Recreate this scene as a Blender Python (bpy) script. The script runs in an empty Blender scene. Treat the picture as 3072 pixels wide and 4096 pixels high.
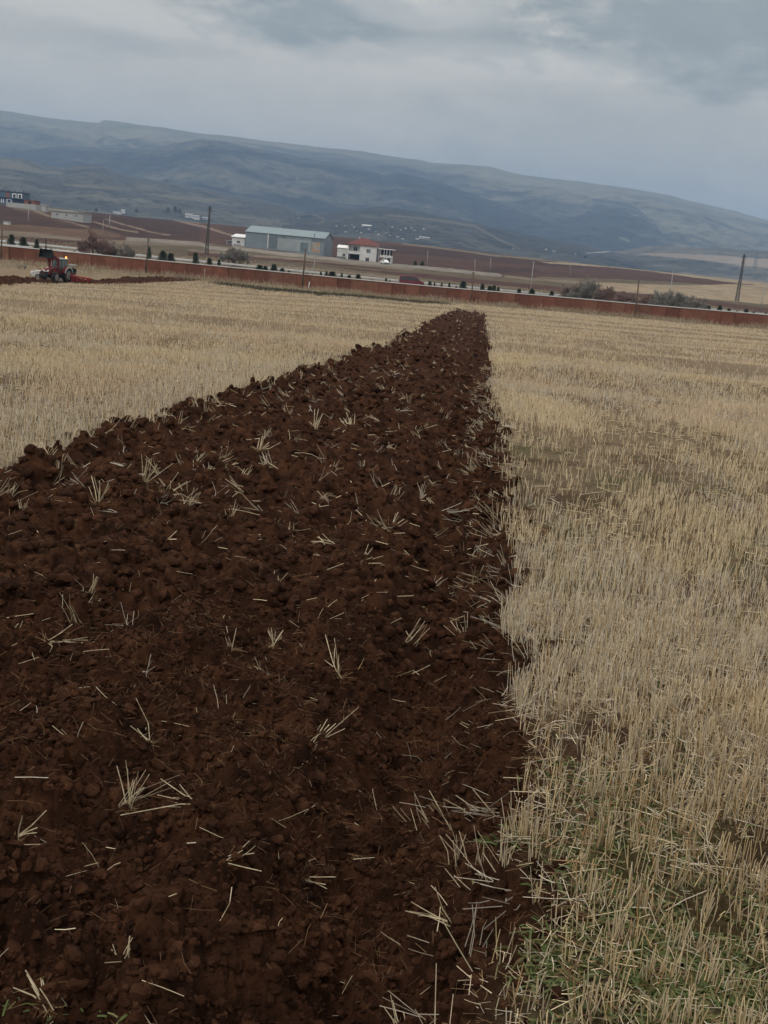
import bpy, bmesh, math, random
import numpy as np
from mathutils import Vector, Matrix, Euler

C = bpy.context.scene.collection
SC = bpy.context.scene
rnd = random.Random(7)
rng = np.random.default_rng(11)

# ------------------------------------------------------------------ camera
F = 4200.0                      # focal length in pixels of the 3072 x 4096 photograph
PITCH = math.radians(14.0)      # looking down
ROLL = math.radians(5.3)
EYE = 1.65                      # eye height over the ground at the origin
cam = bpy.data.cameras.new('camera')
cam.sensor_fit = 'VERTICAL'
cam.sensor_height = 36.0
cam.lens = F / 4096.0 * 36.0
cam.clip_start = 0.05
cam.clip_end = 40000.0
cam_o = bpy.data.objects.new('camera', cam)
C.objects.link(cam_o)
CAM_R = Matrix.Rotation(math.pi / 2 - PITCH, 3, 'X') @ Matrix.Rotation(ROLL, 3, 'Z')
cam_o.location = (0, 0, EYE)
cam_o.rotation_euler = CAM_R.to_euler()
SC.camera = cam_o
CR = np.array(CAM_R)

# ------------------------------------------------------------------ world / sun / exposure
SUN_EL, SUN_AZ = math.radians(48), math.radians(215)
world = bpy.data.worlds.new('World')
SC.world = world
world.use_nodes = True
wn, wl = world.node_tree.nodes, world.node_tree.links
wn.clear()

def wmath(op, a, b=None, c=None):
    n = wn.new('ShaderNodeMath'); n.operation = op
    for i, v in enumerate((a, b, c)):
        if v is None: continue
        if isinstance(v, (int, float)): n.inputs[i].default_value = v
        else: wl.new(v, n.inputs[i])
    return n.outputs[0]

def wmix(fac, a, b):
    n = wn.new('ShaderNodeMix'); n.data_type = 'RGBA'
    if isinstance(fac, (int, float)): n.inputs[0].default_value = fac
    else: wl.new(fac, n.inputs[0])
    for i, v in ((6, a), (7, b)):
        if isinstance(v, tuple): n.inputs[i].default_value = (*v, 1)
        else: wl.new(v, n.inputs[i])
    return n.outputs[2]

wt = wn.new('ShaderNodeTexCoord')
wsep = wn.new('ShaderNodeSeparateXYZ'); wl.new(wt.outputs['Generated'], wsep.inputs[0])
wx, wy, wz = wsep.outputs
waz = wmath('ARCTAN2', wx, wy)
wel = wmath('ARCSINE', wz)
wcomb = wn.new('ShaderNodeCombineXYZ')
wl.new(wmath('MULTIPLY', waz, 1.0), wcomb.inputs[0])
wl.new(wmath('MULTIPLY', wel, 2.6), wcomb.inputs[1])

def wnoise(scale, detail, rough, off=0.0):
    n = wn.new('ShaderNodeTexNoise'); n.noise_dimensions = '3D'
    n.inputs['Scale'].default_value = scale
    n.inputs['Detail'].default_value = detail
    n.inputs['Roughness'].default_value = rough
    m = wn.new('ShaderNodeVectorMath'); m.operation = 'ADD'
    m.inputs[1].default_value = (off, off * .7, off * .3)
    wl.new(wcomb.outputs[0], m.inputs[0]); wl.new(m.outputs[0], n.inputs['Vector'])
    return n.outputs['Fac']

n_big = wnoise(5.0, 5, .55, 3.1)
n_mid = wnoise(14.0, 5, .6, 9.2)
n_sml = wnoise(34.0, 4, .6, 1.7)
ramp = wn.new('ShaderNodeValToRGB')
cr = ramp.color_ramp
cr.interpolation = 'EASE'
stops = [(0.0, (.44, .44, .41)), (.06, (.56, .54, .49)), (.11, (.66, .63, .555)), (.17, (.69, .66, .585)),
         (.26, (.68, .65, .58)), (.45, (.92, .90, .86)), (1.0, (1.45, 1.41, 1.34))]
cr.elements[0].position, cr.elements[0].color = stops[0][0], (*stops[0][1], 1)
cr.elements[1].position, cr.elements[1].color = stops[-1][0], (*stops[-1][1], 1)
for p, c in stops[1:-1]:
    e = cr.elements.new(p); e.color = (*c, 1)
wl.new(wmath('ADD', wz, wmath('MULTIPLY', wmath('SUBTRACT', n_big, .5), .05)), ramp.inputs[0])
cloud = ramp.outputs[0]

def sky_dir(px, py):
    d = CR @ np.array([(px - 1536) / F, -(py - 2048) / F, -1.0]); d /= np.linalg.norm(d)
    return math.atan2(d[0], d[1]), math.asin(d[2])

def blob(px, py, sx, sy, amount, wob):
    """soft patch of darker, bluer cloud about a direction of the sky"""
    a0, e0 = sky_dir(px, py)
    da = wmath('DIVIDE', wmath('SUBTRACT', waz, a0), sx / F)
    de = wmath('DIVIDE', wmath('SUBTRACT', wel, e0), sy / F)
    d2 = wmath('ADD', wmath('MULTIPLY', da, da), wmath('MULTIPLY', de, de))
    d2 = wmath('ADD', d2, wmath('MULTIPLY', wmath('SUBTRACT', n_mid, .5), wob))
    d2 = wmath('ADD', d2, wmath('MULTIPLY', wmath('SUBTRACT', n_sml, .5), wob * .5))
    n = wn.new('ShaderNodeMapRange'); n.interpolation_type = 'SMOOTHSTEP'
    n.inputs['From Min'].default_value = 1.5; n.inputs['From Max'].default_value = 0.1
    n.inputs['To Min'].default_value = 0.0; n.inputs['To Max'].default_value = amount
    wl.new(d2, n.inputs['Value'])
    return n.outputs['Result']

DARK = (.33, .365, .36)
for b in ((1150, 5, 430, 140, .9, 3.4), (2800, 110, 740, 200, .9, 2.8), (1840, 120, 440, 110, .6, 3.8), (280, 150, 300, 80, .25, 3.0),
          (1330, 190, 300, 50, .3, 3.0), (2500, 560, 900, 200, .35, 1.5), (2950, 260, 420, 120, .35, 2.4), (600, 180, 240, 40, .2, 3)):
    cloud = wmix(blob(*b), cloud, DARK)
for b in ((1700, 25, 300, 70, .5, 3.5), (2050, 250, 500, 60, .35, 3.0), (500, 60, 420, 60, .25, 3.0)):
    cloud = wmix(blob(*b), cloud, (.80, .77, .70))
vary = wmath('ADD', wmath('ADD', .83, wmath('MULTIPLY', n_mid, .22)), wmath('MULTIPLY', n_sml, .12))
sc_n = wn.new('ShaderNodeVectorMath'); sc_n.operation = 'SCALE'
wl.new(cloud, sc_n.inputs[0]); wl.new(vary, sc_n.inputs['Scale'])
sky = wn.new('ShaderNodeTexSky')
sky.sky_type = 'NISHITA'
sky.sun_disc = False
sky.sun_elevation = SUN_EL
sky.sun_rotation = SUN_AZ
sky.air_density = 1.5; sky.dust_density = 3.0
bg_sky = wn.new('ShaderNodeBackground'); bg_sky.inputs[1].default_value = .08
wl.new(sky.outputs[0], bg_sky.inputs[0])
bg_cl = wn.new('ShaderNodeBackground'); bg_cl.inputs[1].default_value = 1.0
wl.new(sc_n.outputs[0], bg_cl.inputs[0])
mixw = wn.new('ShaderNodeMixShader'); mixw.inputs[0].default_value = .92
wl.new(bg_sky.outputs[0], mixw.inputs[1]); wl.new(bg_cl.outputs[0], mixw.inputs[2])
wout = wn.new('ShaderNodeOutputWorld'); wl.new(mixw.outputs[0], wout.inputs[0])

sun = bpy.data.lights.new('sun', 'SUN')
sun.energy = 1.2
sun.angle = math.radians(22)
sun.color = (1.0, .95, .88)
sun_o = bpy.data.objects.new('sun', sun)
C.objects.link(sun_o)
sd = Vector((math.sin(SUN_AZ) * math.cos(SUN_EL), math.cos(SUN_AZ) * math.cos(SUN_EL), math.sin(SUN_EL)))
sun_o.rotation_euler = sd.to_track_quat('Z', 'Y').to_euler()

SC.view_settings.view_transform = 'Standard'
SC.view_settings.look = 'None'
SC.view_settings.exposure = 0.0
SC.view_settings.gamma = 1.0
SC.render.engine = 'CYCLES'
SC.cycles.use_denoising = True
SC.cycles.max_bounces = 5
SC.cycles.diffuse_bounces = 3
SC.cycles.glossy_bounces = 2
SC.cycles.transmission_bounces = 2
SC.cycles.volume_bounces = 1
SC.cycles.transparent_max_bounces = 6

# ------------------------------------------------------------------ helpers: tags, materials, meshes
def tag(o, label=None, cat=None, group=None, kind=None):
    if label: o['label'] = label
    if cat: o['category'] = cat
    if group: o['group'] = group
    if kind: o['kind'] = kind
    return o

def thing(name, label, cat, loc=(0, 0, 0), rotz=0.0, group=None):
    o = bpy.data.objects.new(name, None); C.objects.link(o)
    o.empty_display_size = .3
    o.location = loc; o.rotation_euler = (0, 0, rotz)
    return tag(o, label, cat, group)

def mat(name, rgb, rough=.85, var=.25, scale=3.0, bump=0.0, bscale=20.0, attr=None, metal=0.0, spec=.3, emit=None, rgb2=None):
    m = bpy.data.materials.new(name); m.use_nodes = True
    N, L = m.node_tree.nodes, m.node_tree.links
    b = N['Principled BSDF']
    b.inputs['Roughness'].default_value = rough
    b.inputs['Metallic'].default_value = metal
    b.inputs['Specular IOR Level'].default_value = spec
    tc = N.new('ShaderNodeTexCoord')
    ns = N.new('ShaderNodeTexNoise'); ns.inputs['Scale'].default_value = scale; ns.inputs['Detail'].default_value = 6
    ns.inputs['Roughness'].default_value = .65
    L.new(tc.outputs['Object'], ns.inputs['Vector'])
    mr = N.new('ShaderNodeMapRange'); mr.inputs['From Min'].default_value = .25; mr.inputs['From Max'].default_value = .75
    mr.inputs['To Min'].default_value = 1 - var; mr.inputs['To Max'].default_value = 1 + var
    L.new(ns.outputs['Fac'], mr.inputs['Value'])
    vm = N.new('ShaderNodeVectorMath'); vm.operation = 'SCALE'
    if attr:
        at = N.new('ShaderNodeAttribute'); at.attribute_name = attr
        L.new(at.outputs['Color'], vm.inputs[0])
    elif rgb2:
        n2 = N.new('ShaderNodeTexNoise'); n2.inputs['Scale'].default_value = scale * .37; n2.inputs['Detail'].default_value = 5
        L.new(tc.outputs['Object'], n2.inputs['Vector'])
        m2 = N.new('ShaderNodeMapRange'); m2.inputs['From Min'].default_value = .4; m2.inputs['From Max'].default_value = .62
        L.new(n2.outputs['Fac'], m2.inputs['Value'])
        mx = N.new('ShaderNodeMix'); mx.data_type = 'RGBA'
        mx.inputs[6].default_value = (*rgb, 1); mx.inputs[7].default_value = (*rgb2, 1)
        L.new(m2.outputs['Result'], mx.inputs[0]); L.new(mx.outputs[2], vm.inputs[0])
    else:
        vm.inputs[0].default_value = rgb
    L.new(mr.outputs['Result'], vm.inputs['Scale'])
    L.new(vm.outputs[0], b.inputs['Base Color'])
    if bump:
        nb = N.new('ShaderNodeTexNoise'); nb.inputs['Scale'].default_value = bscale; nb.inputs['Detail'].default_value = 8
        nb.inputs['Roughness'].default_value = .7
        L.new(tc.outputs['Object'], nb.inputs['Vector'])
        bp = N.new('ShaderNodeBump'); bp.inputs['Strength'].default_value = .9; bp.inputs['Distance'].default_value = bump
        L.new(nb.outputs['Fac'], bp.inputs['Height']); L.new(bp.outputs[0], b.inputs['Normal'])
    if emit:
        b.inputs['Emission Color'].default_value = (*emit[0], 1); b.inputs['Emission Strength'].default_value = emit[1]
    return m

def np_mesh(name, verts, faces, m=None, cols=None, smooth=True, parent=None):
    """mesh object from arrays; faces = list of (n,k) index arrays"""
    me = bpy.data.meshes.new(name)
    verts = np.asarray(verts, np.float32)
    if not isinstance(faces, list): faces = [faces]
    me.vertices.add(len(verts)); me.vertices.foreach_set('co', verts.ravel())
    nl = sum(f.size for f in faces); npoly = sum(len(f) for f in faces)
    me.loops.add(nl); me.loops.foreach_set('vertex_index', np.concatenate([f.ravel() for f in faces]).astype(np.int32))
    tot = np.concatenate([np.full(len(f), f.shape[1], np.int32) for f in faces])
    st = np.concatenate([[0], np.cumsum(tot)[:-1]]).astype(np.int32)
    me.polygons.add(npoly); me.polygons.foreach_set('loop_start', st)
    me.polygons.foreach_set('use_smooth', np.full(npoly, smooth))
    me.update(calc_edges=True)
    if cols is not None:
        a = me.color_attributes.new('col', 'FLOAT_COLOR', 'POINT')
        c4 = np.ones((len(verts), 4), np.float32); c4[:, :3] = cols
        a.data.foreach_set('color', c4.ravel())
    o = bpy.data.objects.new(name, me); C.objects.link(o)
    if m: me.materials.append(m)
    if parent: o.parent = parent
    return o

class MB:
    """collects solids and links them as one mesh object"""
    def __init__(s): s.v = []; s.f = []
    def add(s, vs, fs):
        k = len(s.v); s.v += [tuple(v) for v in vs]; s.f += [tuple(i + k for i in f) for f in fs]; return s
    def hexa(s, p):
        return s.add(p, [(0, 3, 2, 1), (4, 5, 6, 7), (0, 1, 5, 4), (1, 2, 6, 5), (2, 3, 7, 6), (3, 0, 4, 7)])
    def box(s, x0, x1, y0, y1, z0, z1):
        return s.hexa([(x0, y0, z0), (x1, y0, z0), (x1, y1, z0), (x0, y1, z0), (x0, y0, z1), (x1, y0, z1), (x1, y1, z1), (x0, y1, z1)])
    def bar(s, a, b, r, r2=None, n=6):
        a, b = Vector(a), Vector(b); r2 = r if r2 is None else r2
        d = (b - a).normalized()
        u = d.cross(Vector((0, 0, 1)) if abs(d.z) < .9 else Vector((1, 0, 0))).normalized(); w = d.cross(u)
        vs = []
        for p, q in ((a, r), (b, r2)):
            for i in range(n):
                t = 2 * math.pi * i / n; vs.append(p + u * (q * math.cos(t)) + w * (q * math.sin(t)))
        fs = [(i, (i + 1) % n, n + (i + 1) % n, n + i) for i in range(n)]
        fs += [tuple(range(n - 1, -1, -1)), tuple(range(n, 2 * n))]
        return s.add(vs, fs)
    def disc(s, c, axis, prof, n=20):
        """lathe: prof = list of (offset along axis, radius)"""
        c = Vector(c); d = Vector(axis).normalized()
        u = d.cross(Vector((0, 0, 1)) if abs(d.z) < .9 else Vector((1, 0, 0))).normalized(); w = d.cross(u)
        vs = []
        for o, r in prof:
            for i in range(n):
                t = 2 * math.pi * i / n; vs.append(c + d * o + u * (r * math.cos(t)) + w * (r * math.sin(t)))
        fs = []
        for k in range(len(prof) - 1):
            for i in range(n):
                j = (i + 1) % n; fs.append((k * n + i, k * n + j, (k + 1) * n + j, (k + 1) * n + i))
        fs += [tuple(range(n - 1, -1, -1)), tuple(range((len(prof) - 1) * n, len(prof) * n))]
        return s.add(vs, fs)
    def prism(s, pts, y0, y1):
        """polygon pts (x,z) extruded from y0 to y1"""
        n = len(pts)
        vs = [(x, y0, z) for x, z in pts] + [(x, y1, z) for x, z in pts]
        fs = [(i, (i + 1) % n, n + (i + 1) % n, n + i) for i in range(n)] + [tuple(range(n - 1, -1, -1)), tuple(range(n, 2 * n))]
        return s.add(vs, fs)
    def prism_x(s, pts, x0, x1):
        n = len(pts)
        vs = [(x0, y, z) for y, z in pts] + [(x1, y, z) for y, z in pts]
        fs = [(i, (i + 1) % n, n + (i + 1) % n, n + i) for i in range(n)] + [tuple(range(n - 1, -1, -1)), tuple(range(n, 2 * n))]
        return s.add(vs, fs)
    def build(s, name, m, parent=None, bevel=0.0, smooth=False):
        me = bpy.data.meshes.new(name); me.from_pydata(s.v, [], s.f)
        bm = bmesh.new(); bm.from_mesh(me); bmesh.ops.recalc_face_normals(bm, faces=bm.faces); bm.to_mesh(me); bm.free()
        if smooth:
            me.polygons.foreach_set('use_smooth', [True] * len(me.polygons))
        o = bpy.data.objects.new(name, me); C.objects.link(o)
        me.materials.append(m)
        if parent: o.parent = parent
        if bevel:
            b = o.modifiers.new('bevel', 'BEVEL'); b.width = bevel; b.segments = 2; b.limit_method = 'ANGLE'
        return o

def copy_tree(o, parent=None):
    c = o.copy(); C.objects.link(c)
    if parent: c.parent = parent
    for ch in list(o.children): copy_tree(ch, c)
    return c

# ------------------------------------------------------------------ numpy noise
def _h(ix, iy, seed):
    a = (ix.astype(np.int64) * 374761393 + iy.astype(np.int64) * 668265263 + seed * 974711) & 0xffffffff
    a = ((a ^ (a >> 13)) * 1274126177) & 0xffffffff
    a = ((a ^ (a >> 15)) * 2246822519) & 0xffffffff
    return ((a ^ (a >> 16)) & 0xffffff) / float(0x1000000)

def vnoise(x, y, seed=0):
    ix, iy = np.floor(x), np.floor(y); fx, fy = x - ix, y - iy
    fx = fx * fx * (3 - 2 * fx); fy = fy * fy * (3 - 2 * fy)
    a, b, c, d = _h(ix, iy, seed), _h(ix + 1, iy, seed), _h(ix, iy + 1, seed), _h(ix + 1, iy + 1, seed)
    return (a + (b - a) * fx) * (1 - fy) + (c + (d - c) * fx) * fy

def fbm(x, y, seed=0, oct=4, gain=.5):
    s = 0.0; w = 0.0; g = 1.0
    for k in range(oct):
        s = s + g * vnoise(x * 2 ** k + 17.3 * k, y * 2 ** k - 9.1 * k, seed + k); w += g; g *= gain
    return s / w

def clods(x, y, seed=0):
    """broken angular lumps, each turned and tilted its own way: height 0..1 of the highest lump over each point"""
    wx = (vnoise(x * 2.3 + 5, y * 2.3, seed + 21) - .5) * .55 + (vnoise(x * 6.1, y * 6.1 + 3, seed + 22) - .5) * .22
    wy = (vnoise(x * 2.3, y * 2.3 + 8, seed + 23) - .5) * .55 + (vnoise(x * 6.1 + 7, y * 6.1, seed + 24) - .5) * .22
    x = x + wx; y = y + wy
    ix, iy = np.floor(x), np.floor(y); best = np.zeros_like(x)
    for dx in (-1, 0, 1):
        for dy in (-1, 0, 1):
            jx, jy = ix + dx, iy + dy
            ex = x - jx - _h(jx, jy, seed); ey = y - jy - _h(jx, jy, seed + 5)
            r = .30 + .6 * _h(jx, jy, seed + 9); hh = .25 + .75 * _h(jx, jy, seed + 13)
            th = 6.283 * _h(jx, jy, seed + 17); c, s_ = np.cos(th), np.sin(th)
            u = np.abs(ex * c + ey * s_) * (1 + .5 * _h(jx, jy, seed + 19)); v = np.abs(ey * c - ex * s_)
            d = .55 * np.maximum(u, v) + .3 * np.hypot(u, v) + .15 * (u + v)
            k = 1 - d / r
            tilt = 1 + 1.1 * (ex * np.cos(th * 3.1) + ey * np.sin(th * 3.1)) / r
            best = np.maximum(best, hh * np.where(k > 0, np.clip(k * 2.2, 0, 1) ** .7 * np.clip(.35 + .65 * k, 0, 1) * np.clip(tilt, .3, 1.8), 0))
    return best

def crumbs(x, y, seed=0):
    """rounded crumbs: height 0..1 of the highest crumb over each point"""
    wx = (vnoise(x * 2.1 + 5, y * 2.1, seed + 21) - .5) * .5; wy = (vnoise(x * 2.1, y * 2.1 + 8, seed + 23) - .5) * .5
    x = x + wx; y = y + wy
    ix, iy = np.floor(x), np.floor(y); best = np.zeros_like(x)
    for dx in (-1, 0, 1):
        for dy in (-1, 0, 1):
            jx, jy = ix + dx, iy + dy
            r = .30 + .55 * _h(jx, jy, seed + 9); hh = .25 + .75 * _h(jx, jy, seed + 13)
            d2 = ((x - jx - _h(jx, jy, seed)) ** 2 + (y - jy - _h(jx, jy, seed + 5)) ** 2) / (r * r)
            best = np.maximum(best, hh * np.clip(1 - d2, 0, 1) ** .6)
    return best

def sstep(a, b, x):
    t = np.clip((x - a) / (b - a), 0, 1); return t * t * (3 - 2 * t)

# ------------------------------------------------------------------ terrain (heights relative to the eye, metres)
T_R = np.array([0, 5, 10, 20, 42, 80, 104, 118, 130, 140, 150, 170, 205, 260, 330, 410, 520, 650, 800, 1000, 1400, 2500, 9000, 40000], float)
T_T = np.array([-.45, -.36, -.2, 0.0, .2, .36], float)     # X / Y
T_Z = np.array([
    # 0     5      10    20     42    80    104   118   130   140   150   170   205   260   330   410   520   650   800  1000 1400 2500 9000
    [-1.65, -1.87, -2.1, -2.57, -3.6, -5.4, -6.6, -7.0, -6.9, -6.5, -6.1, -6.0, -5.9, -5.0, -3.6, -.6, 4.2, 7.2, 7.5, 2, -15, -25, -25, -25],
    [-1.65, -1.87, -2.1, -2.57, -3.6, -5.35, -6.5, -7.0, -6.9, -6.5, -6.1, -6.0, -5.9, -5.1, -3.7, -.8, 3.6, 6.2, 7.0, 2, -15, -25, -25, -25],
    [-1.65, -1.87, -2.1, -2.57, -3.57, -5.1, -6.0, -6.45, -6.5, -6.35, -6.2, -6.2, -6.2, -5.8, -5.0, -3.6, -.6, 3.0, 7.0, 3, -15, -25, -25, -25],
    [-1.65, -1.87, -2.1, -2.55, -3.54, -4.8, -5.45, -5.75, -6.0, -6.2, -6.3, -6.35, -6.35, -6.2, -5.7, -5.0, -3.2, .6, 6.0, 3, -15, -25, -25, -25],
    [-1.65, -1.87, -2.1, -2.55, -3.52, -4.7, -5.3, -5.6, -5.85, -6.0, -6.1, -6.2, -6.3, -6.4, -6.2, -5.6, -3.9, -1.6, 2.6, 1, -15, -25, -25, -25],
    [-1.65, -1.87, -2.1, -2.55, -3.5, -4.6, -5.2, -5.5, -5.7, -5.85, -5.9, -6.1, -6.3, -6.5, -6.5, -5.6, -3.8, -.8, 1.0, 0, -15, -25, -25, -25]])

def base_z(X, Y):
    X = np.asarray(X, float); Y = np.asarray(Y, float)
    Yc = np.maximum(Y, 0.0)
    t = np.clip(X / np.maximum(Y, 15.0), T_T[0], T_T[-1])
    # lateral: smooth blend between the columns
    k = np.clip(np.searchsorted(T_T, t) - 1, 0, len(T_T) - 2)
    w = (t - T_T[k]) / (T_T[k + 1] - T_T[k]); w = w * w * (3 - 2 * w)
    prof = np.stack([np.interp(Yc, T_R, T_Z[i]) for i in range(len(T_T))])
    sm = np.stack([(np.interp(Yc * .94, T_R, T_Z[i]) + np.interp(Yc * 1.06, T_R, T_Z[i])) * .5 for i in range(len(T_T))])
    prof = .5 * prof + .5 * sm
    ii = np.indices(t.shape)
    z0 = np.take_along_axis(prof, k[None], 0)[0]; z1 = np.take_along_axis(prof, (k + 1)[None], 0)[0]
    z = z0 + (z1 - z0) * w
    # small swells across the field
    amp = sstep(9, 26, Yc) * (1 - sstep(112, 128, Yc))
    ph = Yc + 4.5 * fbm(X * .045, Yc * .03, 3, 3) + X * .05
    z = z + amp * (.11 * np.sin(ph * .42) + .07 * np.sin(ph * .77 + 1.3)) + amp * .14 * (fbm(X * .09, Yc * .09, 21, 3) - .5)
    far = sstep(210, 420, Yc)
    z = z + far * 1.4 * (fbm(X * .012, Yc * .012, 31, 4) - .5)
    return z + EYE

# hills: (distance of the crest, distance of the foot, relief, crest line in pixels of the photograph)
def d_px(px, py):
    d = CR @ np.array([(px - 1536) / F, -(py - 2048) / F, -1.0]); return d
HILLS = [
    ('main', 6200, 2600, 16, [(-700, 395), (-300, 415), (0, 442), (93, 457), (167, 470), (343, 491), (398, 497), (417, 485), (518, 497), (648, 511), (787, 534), (926, 545),
        (1065, 567), (1204, 585), (1343, 597), (1536, 625), (1721, 653), (1888, 662), (1953, 671), (2045, 694), (2230, 720), (2323, 731),
        (2508, 752), (2693, 789), (2879, 833), (3072, 884), (3300, 930), (3700, 985)]),
    ('ridge', 4700, 2500, 12, [(-600, 640), (0, 600), (230, 585), (420, 596), (560, 592), (667, 580), (750, 565), (805, 557), (880, 564), (972, 585), (1111, 608), (1204, 630), (1343, 655),
        (1444, 678), (1536, 702), (1592, 692), (1656, 704), (1730, 722), (1814, 745), (1906, 782), (1980, 805), (2060, 818), (2138, 840), (2230, 880), (2323, 912), (2416, 950), (2600, 1010), (2900, 1060)]),
    ('right', 5300, 2500, 12, [(1700, 930), (1950, 880), (2090, 840), (2138, 819), (2203, 805), (2277, 815), (2323, 806), (2379, 794), (2462, 801), (2555, 824), (2629, 861), (2703, 907), (2780, 945), (2900, 985), (3072, 1005), (3500, 1050)]),
    ('foot_left', 3100, 1300, 6, [(-700, 600), (-300, 610), (0, 628), (93, 636), (167, 664), (240, 672), (278, 668), (324, 662), (400, 663), (463, 690), (648, 726), (833, 756), (926, 780), (1065, 803), (1157, 830), (1230, 870), (1330, 925), (1500, 985)]),
    ('foot_mid', 2700, 1300, 5, [(1000, 880), (1150, 862), (1300, 850), (1389, 838), (1536, 826), (1629, 838), (1767, 866), (1906, 893), (2045, 926), (2184, 954), (2323, 977), (2416, 1000), (2560, 1032), (2800, 1075)]),
    ('low_right', 3100, 1600, 5, [(2150, 1040), (2300, 1024), (2462, 1005), (2555, 991), (2647, 984), (2740, 989), (2879, 992), (3072, 1005), (3300, 1024), (3700, 1062)]),
]
HL = []
for nm, D, D0, rel, pts in HILLS:
    ds = np.array([d_px(*p) for p in pts])
    HL.append((nm, D, D0, rel, ds[:, 0] / ds[:, 1], ds[:, 2] / ds[:, 1]))

def hill_z(h, X, Y):
    nm, D, D0, rel, tt, ee = h
    t = X / np.maximum(Y, 1.0)
    crest = D * np.interp(t, tt, ee)
    front = np.clip((Y - D0) / (D - D0), 0, None)
    s = np.where(front < 1, .35 * front + .65 * front * front * (3 - 2 * front), 1 - .8 * (front - 1) ** 1.2)
    z = -26 + (crest + 26) * s
    g = fbm(X / (D * .035), Y / (D * .06), 51 + len(nm), 5, .55) - .5
    g2 = fbm(X / (D * .012), Y / (D * .03), 71 + len(nm), 4, .6) - .5
    body = np.sin(np.clip(front, 0, 1) * math.pi) ** .7
    return z + EYE + (rel * 3.2 * g + rel * 1.2 * g2) * body + rel * .16 * g2

def full_z(X, Y):
    z = base_z(X, Y)
    for h in HL:
        far = np.asarray(Y) > h[2]
        z = np.where(far, np.maximum(z, hill_z(h, X, Y)), z)
    return z

MARCH = np.geomspace(1.0, 9000.0, 2600)
def hit(px, py, rmin=0.0):
    """the point of the ground (or hill) seen at a pixel of the photograph"""
    d = d_px(px, py); d = d / d[1]
    Y = MARCH[MARCH > rmin]; X = d[0] * Y; Z = EYE + d[2] * Y
    g = full_z(X, Y)
    under = np.nonzero(Z <= g)[0]
    if len(under) == 0: return None
    k = under[0]
    if k == 0: y = Y[0]
    else:
        a, b = Z[k - 1] - g[k - 1], Z[k] - g[k]; y = Y[k - 1] + (Y[k] - Y[k - 1]) * a / (a - b)
    return np.array([d[0] * y, y, EYE + d[2] * y])

def at_depth(px, py, Y):
    d = d_px(px, py); d = d / d[1]
    return np.array([d[0] * Y, Y, EYE + d[2] * Y])

def gz(x, y): return float(full_z(np.array([float(x)]), np.array([float(y)]))[0])

def mpp(P):
    """metres per photograph pixel at a point"""
    v = CR.T @ (np.asarray(P) - np.array([0, 0, EYE])); return -v[2] / F

def project(X, Y, Z):
    P = np.stack([X, Y, Z - EYE]); v = CR.T @ P.reshape(3, -1)
    w = np.maximum(-v[2], 1e-3)
    return 1536 + F * v[0] / w, 2048 - F * v[1] / w

# ------------------------------------------------------------------ edges of the ploughed strip
L_PX = [(0, 1935), (157, 1850), (352, 1745), (611, 1690), (685, 1645), (889, 1595), (1037, 1550), (1185, 1494), (1352, 1438), (1481, 1392), (1574, 1372), (1667, 1325), (1759, 1268), (1830, 1238)]
R_PX = [(1860, 4096), (1930, 3880), (2090, 3704), (2170, 3574), (2090, 3426), (2010, 3315), (1975, 3148), (1995, 2889), (2080, 2685), (2140, 2620), (2060, 2537), (2040, 2370), (2015, 2185), (2018, 2000),
        (1970, 1852), (1972, 1667), (1968, 1426), (1950, 1300), (1945, 1236)]
def smooth_hit(p):
    # ray against the plain profile
    return hit(*p)
lp = np.array([smooth_hit(p) for p in L_PX]); rp = np.array([smooth_hit(p) for p in R_PX])
lp = lp[np.argsort(lp[:, 1])]; rp = rp[np.argsort(rp[:, 1])]
STRIP_END = float(min(lp[-1, 1], rp[-1, 1], 131))
LY = np.concatenate([[-6, 0, 4], lp[:, 1]]); LX = np.concatenate([[-3.7, -3.5, -3.35], lp[:, 0]])
RY = np.concatenate([[-6, 0, 1.2], rp[:, 1]]); RX = np.concatenate([[-.1, .1, .17], rp[:, 0]])
print('strip', STRIP_END, [(round(float(a), 1), round(float(b), 2)) for a, b in zip(LY, LX)])
print('right', [(round(float(a), 1), round(float(b), 2)) for a, b in zip(RY, RX)])
def strip_s(X, Y):
    """distance in from the left edge and in from the right edge (metres)"""
    wob = (fbm(X * 1.1, Y * 1.1, 91, 3) - .5) * .5 + (vnoise(X * 4.5, Y * 4.5, 95) - .5) * .14
    return X - np.interp(Y, LY, LX) + wob, np.interp(Y, RY, RX) - X + wob * .55 + (vnoise(X * 2.0 + 3, Y * 2.4, 97) - .5) * .16 * sstep(10, 4, Y)

EXTRA_SOIL = [(2400, 2960, .13), (2290, 3030, .07), (2225, 2610, .15), (2830, 3690, .13), (2110, 2055, .16), (2190, 2135, .15), (2480, 3480, .10), (2980, 3400, .12), (2640, 3120, .06), (2760, 2240, .10)]
ESP = [(hit(a, b), r) for a, b, r in EXTRA_SOIL]

def soil_mask(X, Y):
    a, b = strip_s(X, Y)
    m = (a > 0) & (b > 0) & (Y < STRIP_END + (vnoise(X * 2.0, Y * .5, 7) - .5) * 4)
    return m

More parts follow.
